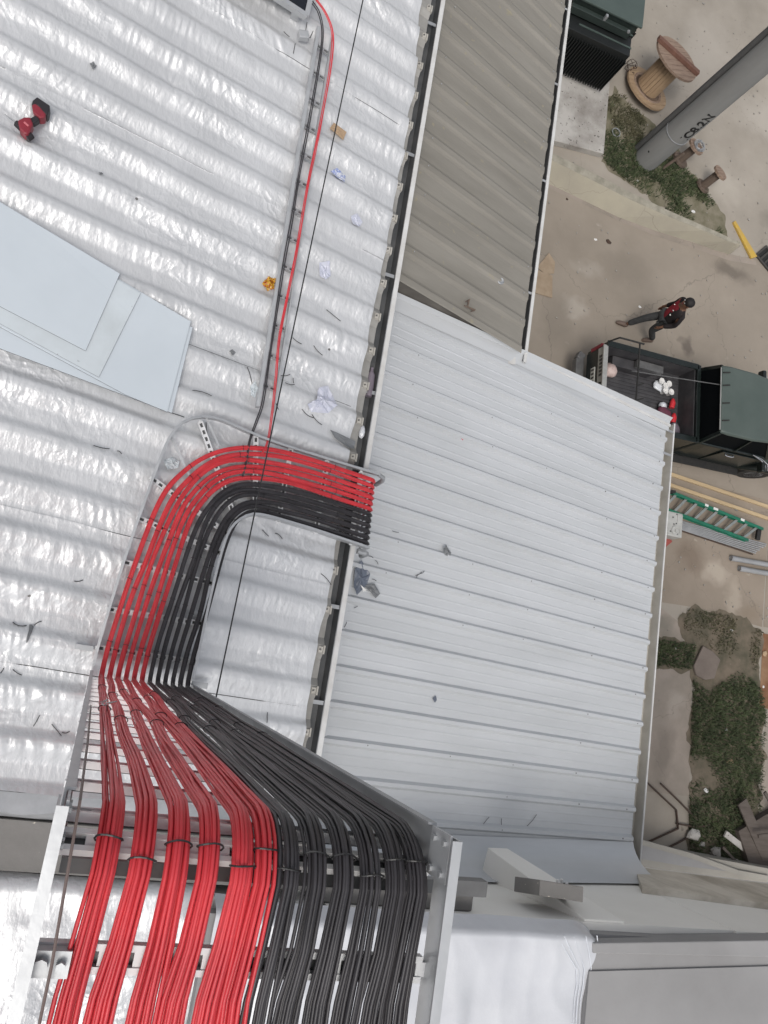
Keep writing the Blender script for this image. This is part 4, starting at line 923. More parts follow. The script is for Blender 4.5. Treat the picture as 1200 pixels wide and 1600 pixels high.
# ------------------------------------------------------------------ scraps on the roofs
def drape_patch(name, pts, m, label, cat, lift=0.006, bump=0.012, th=0.002, seed=1, base=None):
    """a small crumpled sheet following the surface, built as a fan with thickness"""
    r = random.Random(seed); n = len(pts)
    cx = sum(p[0] for p in pts)/n; cy = sum(p[1] for p in pts)/n
    zf = base if base else on_foil
    b = MB(); ring = []
    dense = []
    for i in range(n):
        a, c = pts[i], pts[(i+1) % n]
        for t in (0, 0.33, 0.66): dense.append((a[0]+(c[0]-a[0])*t, a[1]+(c[1]-a[1])*t))
    V = []; k = len(dense)
    for s in (1.0, 0.66, 0.33):
        for x, y in dense:
            xx, yy = cx+(x-cx)*s, cy+(y-cy)*s
            V.append((xx, yy, zf(xx, yy)+lift+bump*r.random()))
    V.append((cx, cy, zf(cx, cy)+lift+bump))
    F = []
    for q in range(2):
        for i in range(k): F.append((q*k+i, q*k+(i+1) % k, (q+1)*k+(i+1) % k, (q+1)*k+i))
    for i in range(k): F.append((2*k+i, 2*k+(i+1) % k, 3*k))
    b.add(V, F); o = b.build(name, m)
    sm = o.modifiers.new('thick', 'SOLIDIFY'); sm.thickness = th
    return tag(o, label, cat)
on_r = lambda x, y: zr(x) + 0.012
P = [(0.808, 3.898, 8.013), (0.830, 3.955, 8.008), (0.942, 3.941, 7.982), (0.929, 3.866, 7.986)]
drape_patch('cardboard_scrap', P, 'card', 'small brown cardboard scrap under the overhead wire', 'cardboard', 0.02, 0.004)
P = [(0.883, 3.583, 7.996), (0.923, 3.631, 7.987), (1.005, 3.604, 7.968), (0.998, 3.523, 7.970), (0.933, 3.522, 7.985)]
drape_patch('wrapper', P, 'blue_print', 'crumpled wrapper with dark blue print beside the overhead wire', 'wrapper', 0.004, 0.012, seed=3)
P = [(1.103, 3.315, 7.945), (1.150, 3.361, 7.934), (1.205, 3.311, 7.922), (1.181, 3.256, 7.927), (1.126, 3.251, 7.940)]
drape_patch('wrapper', P, 'blue_plastic', 'small faded blue wrapper on the foil near the gutter', 'wrapper', 0.004, 0.006, seed=4)
P = [(0.923, 2.838, 7.987), (0.995, 2.876, 7.970), (1.029, 2.781, 7.962), (0.995, 2.735, 7.970), (0.946, 2.745, 7.982)]
drape_patch('plastic_scrap', P, 'blue_plastic', 'squarish pale blue plastic scrap on the foil', 'plastic scrap', 0.006, 0.010, seed=5)
P = [(1.093, 1.922, 7.948), (1.162, 1.966, 7.932), (1.226, 1.879, 7.917), (1.250, 1.832, 7.911), (1.192, 1.754, 7.925), (1.068, 1.728, 7.953), (1.025, 1.767, 7.963), (1.086, 1.821, 7.949)]
drape_patch('plastic_bag', P, 'blue_plastic', 'flattened pale blue plastic bag near the outer tray rail', 'plastic bag', 0.006, 0.018, seed=6)
P = [(1.237, 1.651, 7.914), (1.290, 1.648, 7.902), (1.453, 1.630, 7.864), (1.448, 1.569, 7.866), (1.403, 1.555, 7.876), (1.282, 1.607, 7.904)]
drape_patch('plastic_offcut', P, 'grey_plastic', 'long grey plastic offcut lying by the gutter end of the tray', 'offcut', 0.012, 0.004, seed=7)
P = [(0.542, 2.507, 8.075), (0.577, 2.572, 8.067), (0.630, 2.575, 8.054), (0.635, 2.503, 8.053), (0.588, 2.468, 8.064)]
drape_patch('snack_wrapper', P, 'snack', 'crumpled yellow and red snack wrapper against the narrow tray', 'wrapper', 0.006, 0.030, seed=8)
P = [(-0.810, 3.447, 8.387), (-0.792, 3.468, 8.383), (-0.769, 3.454, 8.378), (-0.785, 3.420, 8.381)]
drape_patch('grey_scrap', P, 'grey_plastic', 'small dark grey scrap on the foil above the drill', 'scrap', 0.004, 0.006, seed=9)
P = [(0.416, 1.953, 8.104), (0.434, 1.974, 8.100), (0.460, 1.960, 8.094), (0.447, 1.932, 8.097)]
drape_patch('grey_scrap', P, 'grey_plastic', 'small grey scrap right of the pale plastic sheets', 'scrap', 0.004, 0.008, seed=10)
P = [(0.601, 1.760, 8.061), (0.626, 1.801, 8.056), (0.656, 1.765, 8.048), (0.651, 1.698, 8.050), (0.621, 1.706, 8.057)]
drape_patch('wrapper', P, 'plastic_sheet_dirty', 'small crumpled clear wrapper left of the black cable', 'wrapper', 0.004, 0.014, seed=14)
P = [(0.150, 1.102, 8.165), (0.196, 1.137, 8.155), (0.248, 1.123, 8.143), (0.249, 1.080, 8.143), (0.189, 1.050, 8.156)]
drape_patch('wrapper', P, 'plastic_sheet_dirty', 'crumpled clear wrapper inside the tray corner', 'wrapper', 0.004, 0.014, seed=15)
P = [(-0.607, 2.766, 8.340), (-0.595, 2.781, 8.337), (-0.581, 2.771, 8.334), (-0.592, 2.751, 8.337)]
drape_patch('grey_scrap', P, 'grey_plastic', 'tiny round grey scrap below the drill', 'scrap', 0.004, 0.008, seed=16)
# right roof pieces
P = [(1.746, 0.765, 7.369), (1.789, 0.846, 7.360), (1.886, 0.758, 7.339), (1.877, 0.679, 7.341), (1.804, 0.573, 7.357), (1.766, 0.627, 7.365)]
drape_patch('plastic_offcut', P, 'blue_grey', 'folded blue grey plastic offcut on the pale roof', 'offcut', 0.012, 0.018, seed=20, base=on_r)
P = [(1.846, 0.658, 7.347), (1.940, 0.691, 7.327), (2.005, 0.622, 7.313), (1.972, 0.579, 7.320), (1.897, 0.632, 7.336)]
drape_patch('plastic_offcut', P, 'grey_plastic', 'dark grey square offcut touching the folded blue grey one', 'offcut', 0.012, 0.010, seed=21, base=on_r)
P = [(1.812, 0.656, 7.355), (1.850, 0.638, 7.347), (1.875, 0.627, 7.341), (1.850, 0.607, 7.347)]
drape_patch('paper_scrap', P, 'white_plastic', 'white paper scrap caught in the folded offcut', 'scrap', 0.034, 0.004, seed=22, base=on_r)
P = [(2.529, 1.103, 7.199), (2.555, 1.143, 7.193), (2.588, 1.106, 7.186), (2.617, 1.090, 7.179), (2.611, 1.050, 7.181), (2.557, 1.054, 7.193)]
drape_patch('grey_scrap', P, 'grey_plastic', 'crumpled grey scrap in the middle of the pale roof', 'scrap', 0.02, 0.018, seed=23, base=on_r)
P = [(2.558, 2.097, 7.192), (2.588, 2.129, 7.186), (2.605, 2.111, 7.182), (2.582, 2.080, 7.187)]
drape_patch('pink_scrap', P, 'pink_mark', 'tiny pink scrap on the pale roof', 'scrap', 0.004, 0.008, seed=24, base=on_r)
P = [(2.640, -0.121, 7.174), (2.668, -0.097, 7.168), (2.685, -0.126, 7.165), (2.671, -0.153, 7.168)]
drape_patch('blue_scrap', P, 'blue_grey', 'tiny blue grey diamond shaped scrap low on the pale roof', 'scrap', 0.004, 0.008, seed=25, base=on_r)
# dark debris on the weathered roof
for i, (pp, lab) in enumerate((([(2.337, 3.226, 7.395), (2.367, 3.265, 7.385), (2.365, 3.191, 7.386)], 'dark leaf curl on the weathered roof near its lower edge'), ([(2.329, 3.186, 7.398), (2.447, 3.198, 7.358), (2.407, 3.167, 7.371)], 'dark hooked twig beside the leaf curl on the weathered roof'))):
    b = MB(); b.tube([(p[0], p[1], zm(p[0])+0.035) for p in pp], [0.006, 0.012, 0.005], 6); tag(b.build('dry_leaf', 'brown'), lab, 'dry leaf')
p = (2.703, 3.613, 7.269); b = MB(); b.lathe((p[0], p[1], zm(p[0])+0.006), [(0.03, 0), (0.034, 0.012), (0.028, 0.016), (0.018, 0.010), (0.0, 0.010)], 16); tag(b.build('bottle_cap', 'galv_dull', smooth=True), 'round metal cap lying on the weathered roof', 'cap')
# bottle in the gutter
b = MB(); b.tube([(1.512, 2.02, 7.80), (1.510, 2.10, 7.80), (1.508, 2.19, 7.80), (1.507, 2.22, 7.80), (1.506, 2.25, 7.80)], [0.028, 0.032, 0.030, 0.014, 0.013], 12); tag(b.build('plastic_bottle', 'mauve', smooth=True), 'dull grey plastic bottle lying in the dark gutter', 'bottle')
b = MB(); b.blob((1.512, 1.74, 7.79), (0.05, 0.10, 0.04), seed=4); tag(b.build('plastic_scrap', 'clear_film'), 'crumpled clear plastic in the gutter above the tray', 'plastic scrap')

# black tie ends and wire scraps scattered on the foil and the pale roof
STICKS = [
 ((0.834, 2.215, 8.007), (0.908, 2.194, 7.990)), ((1.000, 2.219, 7.969), (1.081, 2.175, 7.951)), ((1.047, 2.521, 7.958), (1.171, 2.479, 7.930)), ((0.803, 1.916, 8.015), (0.866, 1.948, 8.000)), ((0.841, 1.872, 8.006), (0.912, 1.888, 7.989)), ((0.894, 1.930, 7.994), (0.906, 1.895, 7.991)),
 ((0.998, 1.729, 7.970), (1.099, 1.699, 7.946)), ((1.080, 1.718, 7.951), (1.171, 1.669, 7.930)), ((0.805, 1.712, 8.014), (0.832, 1.674, 8.008)), ((-0.268, 1.074, 8.262), (-0.176, 1.082, 8.241)), ((-0.130, 1.083, 8.230), (-0.101, 1.071, 8.223)), ((-0.212, -0.519, 8.249), (-0.231, -0.582, 8.253)), ((-0.138, -0.562, 8.232), (-0.074, -0.617, 8.217)), ((-0.075, -0.599, 8.217), (-0.035, -0.591, 8.208)),
 ((-0.404, -0.286, 8.293), (-0.352, -0.311, 8.281)), ((-0.463, -0.312, 8.307), (-0.450, -0.285, 8.304)), ((-0.198, 0.258, 8.246), (-0.151, 0.275, 8.235)), ((-0.462, -0.029, 8.307), (-0.388, -0.035, 8.290)), ((-0.352, -0.029, 8.281), (-0.318, -0.001, 8.273)), ((0.063, 1.419, 8.186), (0.220, 1.418, 8.149)), ((0.363, 1.429, 8.116), (0.389, 1.348, 8.110)),
 ((0.880, 0.826, 7.997), (0.933, 0.794, 7.985)), ((0.974, 0.825, 7.975), (1.032, 0.798, 7.962)), ((1.151, -0.355, 7.934), (1.149, -0.417, 7.935)), ((1.356, 0.620, 7.887), (1.453, 0.562, 7.865)), ((0.611, 3.363, 8.059), (0.673, 3.385, 8.045)), ((0.427, 4.391, 8.101), (0.428, 4.308, 8.101)), ((0.480, 4.607, 8.089), (0.486, 4.520, 8.088)), ((0.328, 4.449, 8.124), (0.377, 4.436, 8.113)), ((0.539, 4.578, 8.076), (0.527, 4.525, 8.078)),
 ((0.554, 1.883, 8.072), (0.636, 1.725, 8.053)), ((0.361, 1.608, 8.117), (0.233, 1.600, 8.146))]
STICKS = [s for s in STICKS if s and s[0] and s[1]]
RSTK = [((2.033, 1.142, 7.307), (2.094, 1.145, 7.294)), ((1.918, 0.873, 7.332), (1.952, 0.849, 7.324)), ((1.855, 0.896, 7.345), (1.898, 0.890, 7.336)), ((1.916, 0.723, 7.332), (1.959, 0.716, 7.323)), ((1.800, 0.472, 7.358), (1.830, 0.492, 7.351)), ((1.745, 0.312, 7.370), (1.759, 0.355, 7.366)), ((2.310, 0.834, 7.246), (2.367, 0.873, 7.234)), ((2.310, 0.802, 7.246), (2.333, 0.849, 7.241)), ((2.351, 0.858, 7.237), (2.390, 0.888, 7.229)),
        ((3.313, -1.091, 7.028), (3.376, -1.017, 7.014)), ((3.509, -1.022, 6.985), (3.517, -1.073, 6.983)), ((3.898, -0.974, 6.900), (3.803, -1.073, 6.921))]
RSTK = [s for s in RSTK if s[1]]
def stick(p, q, zf, label, r):
    n = 5; pts = []
    bend = random.uniform(-0.012, 0.012)
    for i in range(n):
        t = i/(n-1); x = p[0]+(q[0]-p[0])*t; y = p[1]+(q[1]-p[1])*t + bend*math.sin(math.pi*t)
        pts.append((x, y, zf(x, y)+r*1.2+0.002))
    b = MB(); b.tube(pts, r, 5); o = b.build('cable_tie_offcut', 'tie'); tag(o, label, 'cable tie', 'black tie ends scattered on the roofs'); return o
for i, (p, q) in enumerate(STICKS): stick(p, q, on_foil, 'thin black cable tie end dropped on the silver foil', 0.0024)
for i, (p, q) in enumerate(RSTK): stick(p, q, on_r, 'thin black cable tie end dropped on the pale ribbed roof', 0.0022)
# knife-shaped offcut with two tie ends
P = [(-0.376, -0.029, 8.287), (-0.363, -0.027, 8.284), (-0.350, -0.039, 8.281), (-0.353, -0.084, 8.282), (-0.363, -0.133, 8.284), (-0.367, -0.126, 8.285), (-0.369, -0.061, 8.285)]
drape_patch('plastic_offcut', P, 'grey_plastic', 'pointed dark grey offcut on the foil left of the wide tray', 'offcut', 0.006, 0.004, seed=31)
# tie heads pinned through the foil
for i, (p, lab) in enumerate((((-0.412, 0.130, 8.295), 'dark screw head in a starburst of creases on the foil'), ((1.126, 2.242, 7.940), 'rusty screw head dimpling the foil near the gutter'), ((-0.360, 2.701, 8.283), 'grey screw head in the creases below the drill'))):
    b = MB(); b.cyl((p[0], p[1], on_foil(p[0], p[1], 0.0)), (p[0], p[1], on_foil(p[0], p[1], 0.008)), 0.009, n=8); tag(b.build('screw', 'screw'), lab, 'screw')
# clear stretch film folded over the right end of the plastic wrap
for i in range(5):
    xs_ = XF - 0.42 + 0.05*i
    b = MB(); pts = []
    for j in range(16):
        yv = -1.48 - j*0.10; x = xs_ + 0.03*math.sin(yv*2.1+i) + (0.05*i)*0.02 - 0.20*sstep(-1.75, -1.45, yv)*(1-i/7)
        pts.append((x, yv, float(zfilm(np.array(min(x, XF-0.01)), np.array(yv)))+0.008+0.004*math.sin(yv*7+i)))
    b.tube(pts, [0.0012+0.003*abs(math.sin(j*0.7+i*1.3)) for j in range(16)], 5); o = b.build('film_fold', 'clear_film', bpy.data.objects['plastic_wrap'], smooth=True)
# ------------------------------------------------------------------ low retaining wall beside the upper yard
kw = thing('retaining_wall', 'low beige rendered wall with a rounded end between yard and driveway', 'wall', (9, 10.9, 0))
def band(pts_lo, pts_hi, z0, z1, m, name):
    b = MB(); V = []; n = len(pts_lo)
    for p in pts_lo: V.append((*p, z0))
    for p in pts_hi: V.append((*p, z1))
    b.add(V, [(i, i+1, n+i+1, n+i) for i in range(n-1)]); return b.build(name, m, kw)
lo = [(2.0, 10.60), (6.6, 10.60), (7.6, 10.52), (8.6, 10.44), (9.6, 10.46), (10.6, 10.54), (11.3, 10.56), (11.62, 10.60)]
mid = [(2.0, 10.92), (6.6, 10.88), (7.6, 10.80), (8.6, 10.70), (9.6, 10.66), (10.6, 10.66), (11.3, 10.64), (11.60, 10.66)]
top = [(2.0, 11.06), (6.6, 11.02), (7.6, 10.95), (8.6, 10.85), (9.6, 10.78), (10.6, 10.75), (11.3, 10.72), (11.58, 10.70)]
bk = [(2.0, 11.20), (6.6, 11.10), (7.6, 11.06), (8.6, 10.96), (9.6, 10.88), (10.6, 10.84), (11.3, 10.80), (11.58, 10.76)]
band(lo, mid, 0.0, 0.34, 'wall_kerb', 'render_face'); band(mid, top, 0.34, 0.37, 'wall_kerb_top', 'coping'); band(top, bk, 0.37, 0.0, 'wall_kerb', 'back_face')
b = MB(); b.lathe((11.585, 10.69, 0), [(0.11, 0), (0.08, 0.30), (0.05, 0.36), (0.0, 0.37)], 16); b.build('rounded_end', 'wall_kerb', kw, smooth=True)
# dirt line at its foot
flat('dirt_line', [(6.6, 10.62), (7.6, 10.54), (8.6, 10.46), (9.6, 10.48), (10.6, 10.55), (11.7, 10.62), (12.4, 10.72), (12.45, 10.6), (11.7, 10.45), (10.6, 10.40), (9.6, 10.35), (8.6, 10.36), (7.6, 10.44), (6.6, 10.50)], 0.008, 'path')

# pad and transformer
pd = thing('concrete_pad', 'pale stained concrete pad in front of the dark green transformer', 'concrete pad', (7.2, 13, 0))
b = MB(); b.prism([(6.0, 11.40, 0.16), (7.98, 11.68, 0.16), (7.86, 16.5, 0.16), (6.0, 16.5, 0.16)], 0.16); b.build('slab', 'pad', pd, bevel=0.015)
tf = thing('transformer', 'dark green pad mounted transformer with cooling fins and grey green lid', 'transformer', (6.9, 14, 0.16))
b = MB(); b.box((6.86, 14.75, 0.86), (1.52, 2.35, 1.40)); b.build('tank', 'tgreen', tf, bevel=0.02)
b = MB(); b.box((6.86, 14.78, 1.585), (1.62, 2.48, 0.05)); b.cur = 0; b.build('lid', 'tlid', tf, bevel=0.012)
b = MB(); b.box((6.80, 13.47, 1.40), (1.40, 0.10, 0.16)); b.build('lid_flange', 'tgreen', tf, bevel=0.01)
b = MB(); b.box((6.90, 13.34, 0.78), (1.50, 0.46, 1.0)); b.build('radiator', 'tblack', tf, bevel=0.008)
b = MB(); b.bar((6.40, 13.30, 1.285), (7.66, 13.30, 1.285), 0.035, 0.018); b.bar((6.40, 13.53, 1.36), (7.62, 13.53, 1.36), 0.03, 0.02); b.build('header_pipe', 'tlid', tf)
for i in range(24):
    b = MB(); b.box((6.22+i*0.062, 13.09, 0.70), (0.014, 0.10, 0.90)); b.build('cooling_fin', 'tblack', tf)
for i in range(20):
    b = MB(); b.box((7.69, 13.72+i*0.075, 0.80), (0.12, 0.012, 0.95)); b.build('cooling_fin', 'tblack', tf)
b = MB(); b.box((6.84, 13.455, 1.535), (0.05, 0.06, 0.12)); b.build('lid_clamp', 'galv_dull', tf)
b = MB(); b.cyl((7.42, 13.44, 1.50), (7.42, 13.40, 1.50), 0.03, n=8); b.build('filler_plug', 'galv_dull', tf)

# ------------------------------------------------------------------ cable spools
def spool(name, label, loc, R, h, hub, lean=(0, 0), nb=9, hubm='spool_wood', group='wooden cable spools on the ground'):
    t = thing(name, label, 'cable spool', loc, group=group, rot=(lean[0], lean[1], 0.5))
    def disc(z0, z1, m, nm):
        # flange of separate boards with narrow joints
        w = 2*R/nb
        for i in range(nb):
            a, c = -R + i*w + 0.004, -R + (i+1)*w - 0.004
            P = []; Q = []
            for k in range(5):
                y = a + (c-a)*k/4; x = math.sqrt(max(0.0006, R*R-y*y)); P.append((x, y)); Q.append((-x, y))
            poly = [(x, y, z1) for x, y in P] + [(x, y, z1) for x, y in reversed(Q)]
            b = MB(); b.prism(poly, z1-z0-0.002*(i % 2)); b.build(nm, m, t, local=True)
    disc(0.0, 0.05, 'spool_wood' if R > 0.4 else 'brown', 'lower_board'); disc(h-0.05, h, 'spool_top', 'upper_board')
    b = MB()
    n = 22
    for i in range(n):
        th = 2*math.pi*i/n; b.box((hub*math.cos(th), hub*math.sin(th), h/2), (0.03, 2*math.pi*hub/n*0.94, h-0.11), rz=th)
    b.build('hub', hubm, t, local=True)
    return t
s1 = spool('cable_spool', 'large wooden cable spool standing beside the transformer', (8.93, 13.78, 0.08), 0.58, 0.90, 0.27, (rad(-7), rad(13)))
b = MB(); b.box((0.0, 0.02, 0.945), (1.22, 0.13, 0.085), rz=-0.75); b.build('cross_batten', 'spool_bar', s1, local=True, bevel=0.006)
b = MB(); b.lathe((0, 0, 0.052), [(0.36, 0), (0.40, 0.02), (0.42, 0.0)], 20); b.build('wear_ring', 'spool_top', s1, local=True)
s2 = spool('cable_spool', 'small wooden spool holding a tangle of grey wire beside the pole', (10.04, 12.42, 0.02), 0.21, 0.48, 0.08, (rad(-7), rad(17)), 6, 'brown')
s3 = spool('cable_spool', 'small empty wooden spool nearest the end of the low wall', (10.72, 12.0, 0.02), 0.19, 0.50, 0.08, (rad(-8), rad(20)), 5, 'brown')
for j in range(5):
    b = MB(); r = random.Random(70+j); pts = []
    for i in range(26):
        a = i*0.62+j; q = 0.08+0.06*r.random(); pts.append((10.17+q*1.3*math.cos(a)*(1 if j % 2 else 0.7), 12.52+q*math.sin(a), 0.50+0.06*r.random()))
    P = smooth_path(pts, 90); b.tube([tuple(p) for p in P], 0.006, 4)
    o = b.build('wire_coil', 'pvc' if j % 2 else 'galv_dull', smooth=True); tag(o, 'grey wire of the loose tangle lying on the small spool', 'wire', 'tangled wires on the small spool')
b = MB(); pts = []
r = random.Random(5)
for i in range(34): pts.append((8.42+0.11*math.cos(i*0.9)+0.05*r.random(), 14.05+0.16*math.sin(i*0.7)+0.06*r.random(), 0.05+0.18*r.random()))
b.tube([tuple(p) for p in smooth_path(pts, 130)], 0.007, 4); tag(b.build('wire_coil', 'rebar', smooth=True), 'tangle of dark rusty wire between the transformer and the big spool', 'wire')
b = MB(); b.tube([(8.30+0.10*math.cos(t), 12.42+0.10*math.sin(t), 0.05) for t in np.linspace(0, 6.2, 22)], 0.012, 6, closed=True); tag(b.build('wire_ring', 'galv_dull'), 'pale ring of wire lying on the grass at the foot of the pole', 'ring')

# ------------------------------------------------------------------ concrete pole with lettering and conduit
pl = thing('concrete_pole', 'thick grey concrete utility pole with black stencilled lettering', 'utility pole', (9.16, 12.10, 0))
b = MB(); b.lathe((9.16, 12.10, 0), [(0.285, -0.02), (0.285, 0.02), (0.28, 1.5), (0.272, 4.0), (0.26, 7.0), (0.25, 9.5)], 40); b.build('shaft', 'pole', pl, smooth=True)
cdir = Vector((-0.86, 0.50, 0)).normalized()
p0 = Vector((9.16, 12.10, 0)) + cdir*0.335
b = MB(); b.tube([tuple(p0), tuple(p0 - cdir*0.012 + Vector((0, 0, 4.0))), tuple(p0 - cdir*0.03 + Vector((0, 0, 9.4)))], 0.062, 14); b.build('conduit', 'pipe_dark', pl, smooth=True)
b = MB(); n = 40
b.tube([(9.16+0.285*math.cos(t), 12.10+0.285*math.sin(t), 1.05) for t in np.linspace(0, 2*math.pi, n, endpoint=False)], 0.010, 6, closed=True); b.build('strap', 'galv_dull', pl, smooth=True)
b = MB(); c = Vector((9.16, 12.10, 0.42)); d = Vector((-0.83, -0.56, 0)).normalized(); b.cyl(c+d*0.27, c+d*0.2835, 0.024, n=10); b.build('earth_hole', 'ink', pl)  # nearly flush black disc, colour stands for the shade inside a hole
def text_mesh(txt, size):
    cu = bpy.data.curves.new('t', 'FONT'); cu.body = txt; cu.size = size; cu.extrude = 0.0; cu.offset = size*0.03; cu.align_x = 'LEFT'
    o = bpy.data.objects.new('t', cu); COL.objects.link(o)
    dg = bpy.context.evaluated_depsgraph_get(); me = bpy.data.meshes.new_from_object(o.evaluated_get(dg))
    bpy.data.objects.remove(o); return me
# lettering reads up the pole, each character turned a quarter
me = text_mesh('IC8.2N', 0.25)
a0 = math.atan2(-0.80, 0.10)
for v in me.vertices:
    x, y = v.co.x, v.co.y
    ang = a0 - (y-0.085)/0.285
    v.co = (0.2865*math.cos(ang), 0.2865*math.sin(ang), 1.20 + x*1.15)
me.materials.append(MT['ink']); o = bpy.data.objects.new('lettering', me); COL.objects.link(o); o.parent = pl
so = o.modifiers.new('t', 'SOLIDIFY'); so.thickness = 0.002

# leaning stay post behind the pole
b = MB(); b.cyl((9.62, 12.05, 0), (9.78, 12.20, 0.5), 0.035, n=8); tag(b.build('wooden_stake', 'brown'), 'short dark stake standing in the grass right of the pole', 'stake')

# ------------------------------------------------------------------ yellow line, drain grate, ground marks
b = MB(); b.prism([(11.66, 11.42, 0.05), (12.24, 10.68, 0.07), (12.40, 10.78, 0.07), (11.72, 11.48, 0.05)], 0.06); tag(b.build('yellow_kerb', 'yellow', bevel=0.01), 'worn yellow painted kerb strip by the end of the low wall', 'kerb')
gt = thing('drain_grate', 'dark iron drain grate at the edge of the driveway', 'drain grate', (12.9, 10.7, 0))
for i in range(14):
    p = Vector((12.42, 10.86, 0.03)) + Vector((0.115, -0.075, 0))*i
    b = MB(); b.bar(p, p + Vector((0.26, 0.30, 0)), 0.045, 0.03); b.build('bar', 'grate', gt)
b = MB(); b.bar((12.38, 10.84, 0.03), (13.95, 9.82, 0.03), 0.05, 0.034); b.bar((12.66, 11.16, 0.03), (14.23, 10.14, 0.03), 0.05, 0.034); b.build('frame', 'grate', gt)
flat('drain_pit', [(12.38, 10.84), (13.95, 9.82), (14.23, 10.14), (12.66, 11.16)], 0.007, 'ink')  # flat black sheet under the bars, painted in place of the pit's shade

# cardboard on the driveway next to the annex eaves
for i, (poly, lab) in enumerate((([(6.80, 8.62), (7.02, 9.02), (7.18, 8.86), (7.20, 8.62), (7.02, 8.52)], 'torn brown cardboard flap on the driveway beside the annex eaves'),
                                ([(6.70, 8.04), (7.22, 8.06), (7.16, 8.54), (6.72, 8.56)], 'flattened brown cardboard box on the driveway below the torn flap'))):
    b = MB(); b.prism([(x, y, 0.022+0.01*((k*7) % 3)) for k, (x, y) in enumerate(poly)], 0.012); tag(b.build('cardboard', 'card_pale'), lab, 'cardboard')
    
# small litter on the ground
def pebble(p, size, m, label, cat, name, seed, group=None):
    b = MB(); b.blob((p[0], p[1], size[2]/2), size, 7, 4, 0.3, seed); tag(b.build(name, m), label, cat, group)
r = random.Random(21)
LIT = [((11.98, 1.17), 0.075, 'white_plastic', 'white litter lump lying on the brown flat stone'), ((12.42, 0.0), 0.06, 'white_plastic', 'pale litter piece high on the dense grass strip'),
       ((12.55, -0.62), 0.13, 'card', 'pale brown paper scrap on the dense grass strip'), ((12.0, -1.25), 0.10, 'white_plastic', 'white litter near the lower end of the grass strip'),
       ((8.1, 9.72), 0.07, 'white_plastic', 'white litter square on the driveway below the low wall'), ((8.42, 9.78), 0.10, 'rebar', 'dark litter on the driveway beside the white square'),
       ((9.37, 8.55), 0.05, 'white_plastic', 'white speck on the driveway near the walking person'), ((12.3, 4.68), 0.09, 'grey_plastic', 'dark lump on the ground under the pickup mirror'),
       ((12.38, 2.04), 0.07, 'white_plastic', 'pale chip at the broken edge of the brown slab'), ((13.32, 1.0), 0.06, 'white_plastic', 'white chip on the rust stained slab'), ((13.3, 1.7), 0.12, 'card', 'pale splinter on the edge of the rust stained slab'),
       ((11.0, 1.45), 0.05, 'white_plastic', 'small pale litter left of the flat stone'), ((10.6, 1.30), 0.05, 'card', 'small tan litter in the grass gap by the eaves'), ((7.3, 10.4), 0.06, 'rebar', 'dark pebble on the driveway under the low wall'),
       ((10.55, 11.3), 0.08, 'white_plastic', 'white scrap on the grass below the small spools'), ((9.0, 11.5), 0.05, 'white_plastic', 'white scrap by the wall in the pole grass')]
for i, (p, s, m, lab) in enumerate(LIT): pebble(p, (s*r.uniform(1, 1.5), s, s*0.35), m, lab, 'litter', 'litter', i+40, 'litter on the ground')
b = MB()
for i in range(900):
    x = r.uniform(5.5, 14); y = r.choice([r.uniform(2.4, 4.2), r.uniform(7.5, 10.3), r.uniform(12.6, 17), r.uniform(11, 17)])
    s = r.choice([0.008, 0.012, 0.018, 0.03]); b.box((x, y, 0.004+s*0.3), (s, s*r.uniform(0.6, 1.6), s*0.6), rz=r.uniform(0, 3))
o = b.build('gravel', 'concrete'); tag(o, 'fine stones and chips strewn over the yard and driveway', 'gravel', kind='stuff')
b = MB(); b.prism([(11.63, 1.60, 0.07), (11.43, 1.16, 0.07), (11.52, 0.98, 0.06), (11.75, 0.92, 0.07), (11.98, 0.98, 0.06), (12.02, 1.16, 0.07), (12.10, 1.38, 0.07), (11.9, 1.52, 0.07)], 0.06); tag(b.build('flat_stone', 'stone', bevel=0.015), 'flat brown stone slab lying in the grass by the path', 'stone')
# rubble by the ledge
for i in range(9):
    x, y = 11.75+0.27*i+r.uniform(-0.1, 0.1), -2.18-0.10*i+r.uniform(-0.15, 0.15); s = r.uniform(0.10, 0.22)
    pebble((x, y), (s*1.5, s, s*0.6), 'pad', 'broken pale concrete lump at the foot of the cream building', 'rubble', 'concrete_lump', 90+i, 'rubble at the end of the grass strip')
# bent dark bars
for pts, lab in (([(10.35, -1.12), (11.28, -1.68), (11.36, -2.02), (10.55, -2.38)], 'bent rusty steel bar shaped like a hook on the path'), ([(10.86, -1.22), (11.35, -1.52), (11.80, -1.82)], 'straight rusty steel bar crossing from path to grass'),
                 ([(11.30, -1.93), (11.75, -1.96), (12.1, -1.9)], 'short rusty bar running into the grass'), ([(10.9, -2.5), (11.35, -2.30), (11.7, -2.12)], 'short rusty bar nearest the cream building')):
    b = MB()
    for i in range(len(pts)-1): b.bar((*pts[i], 0.04), (*pts[i+1], 0.04), 0.028, 0.028)
    tag(b.build('steel_bar', 'rebar'), lab, 'steel bar', 'rusty steel bars on the path')
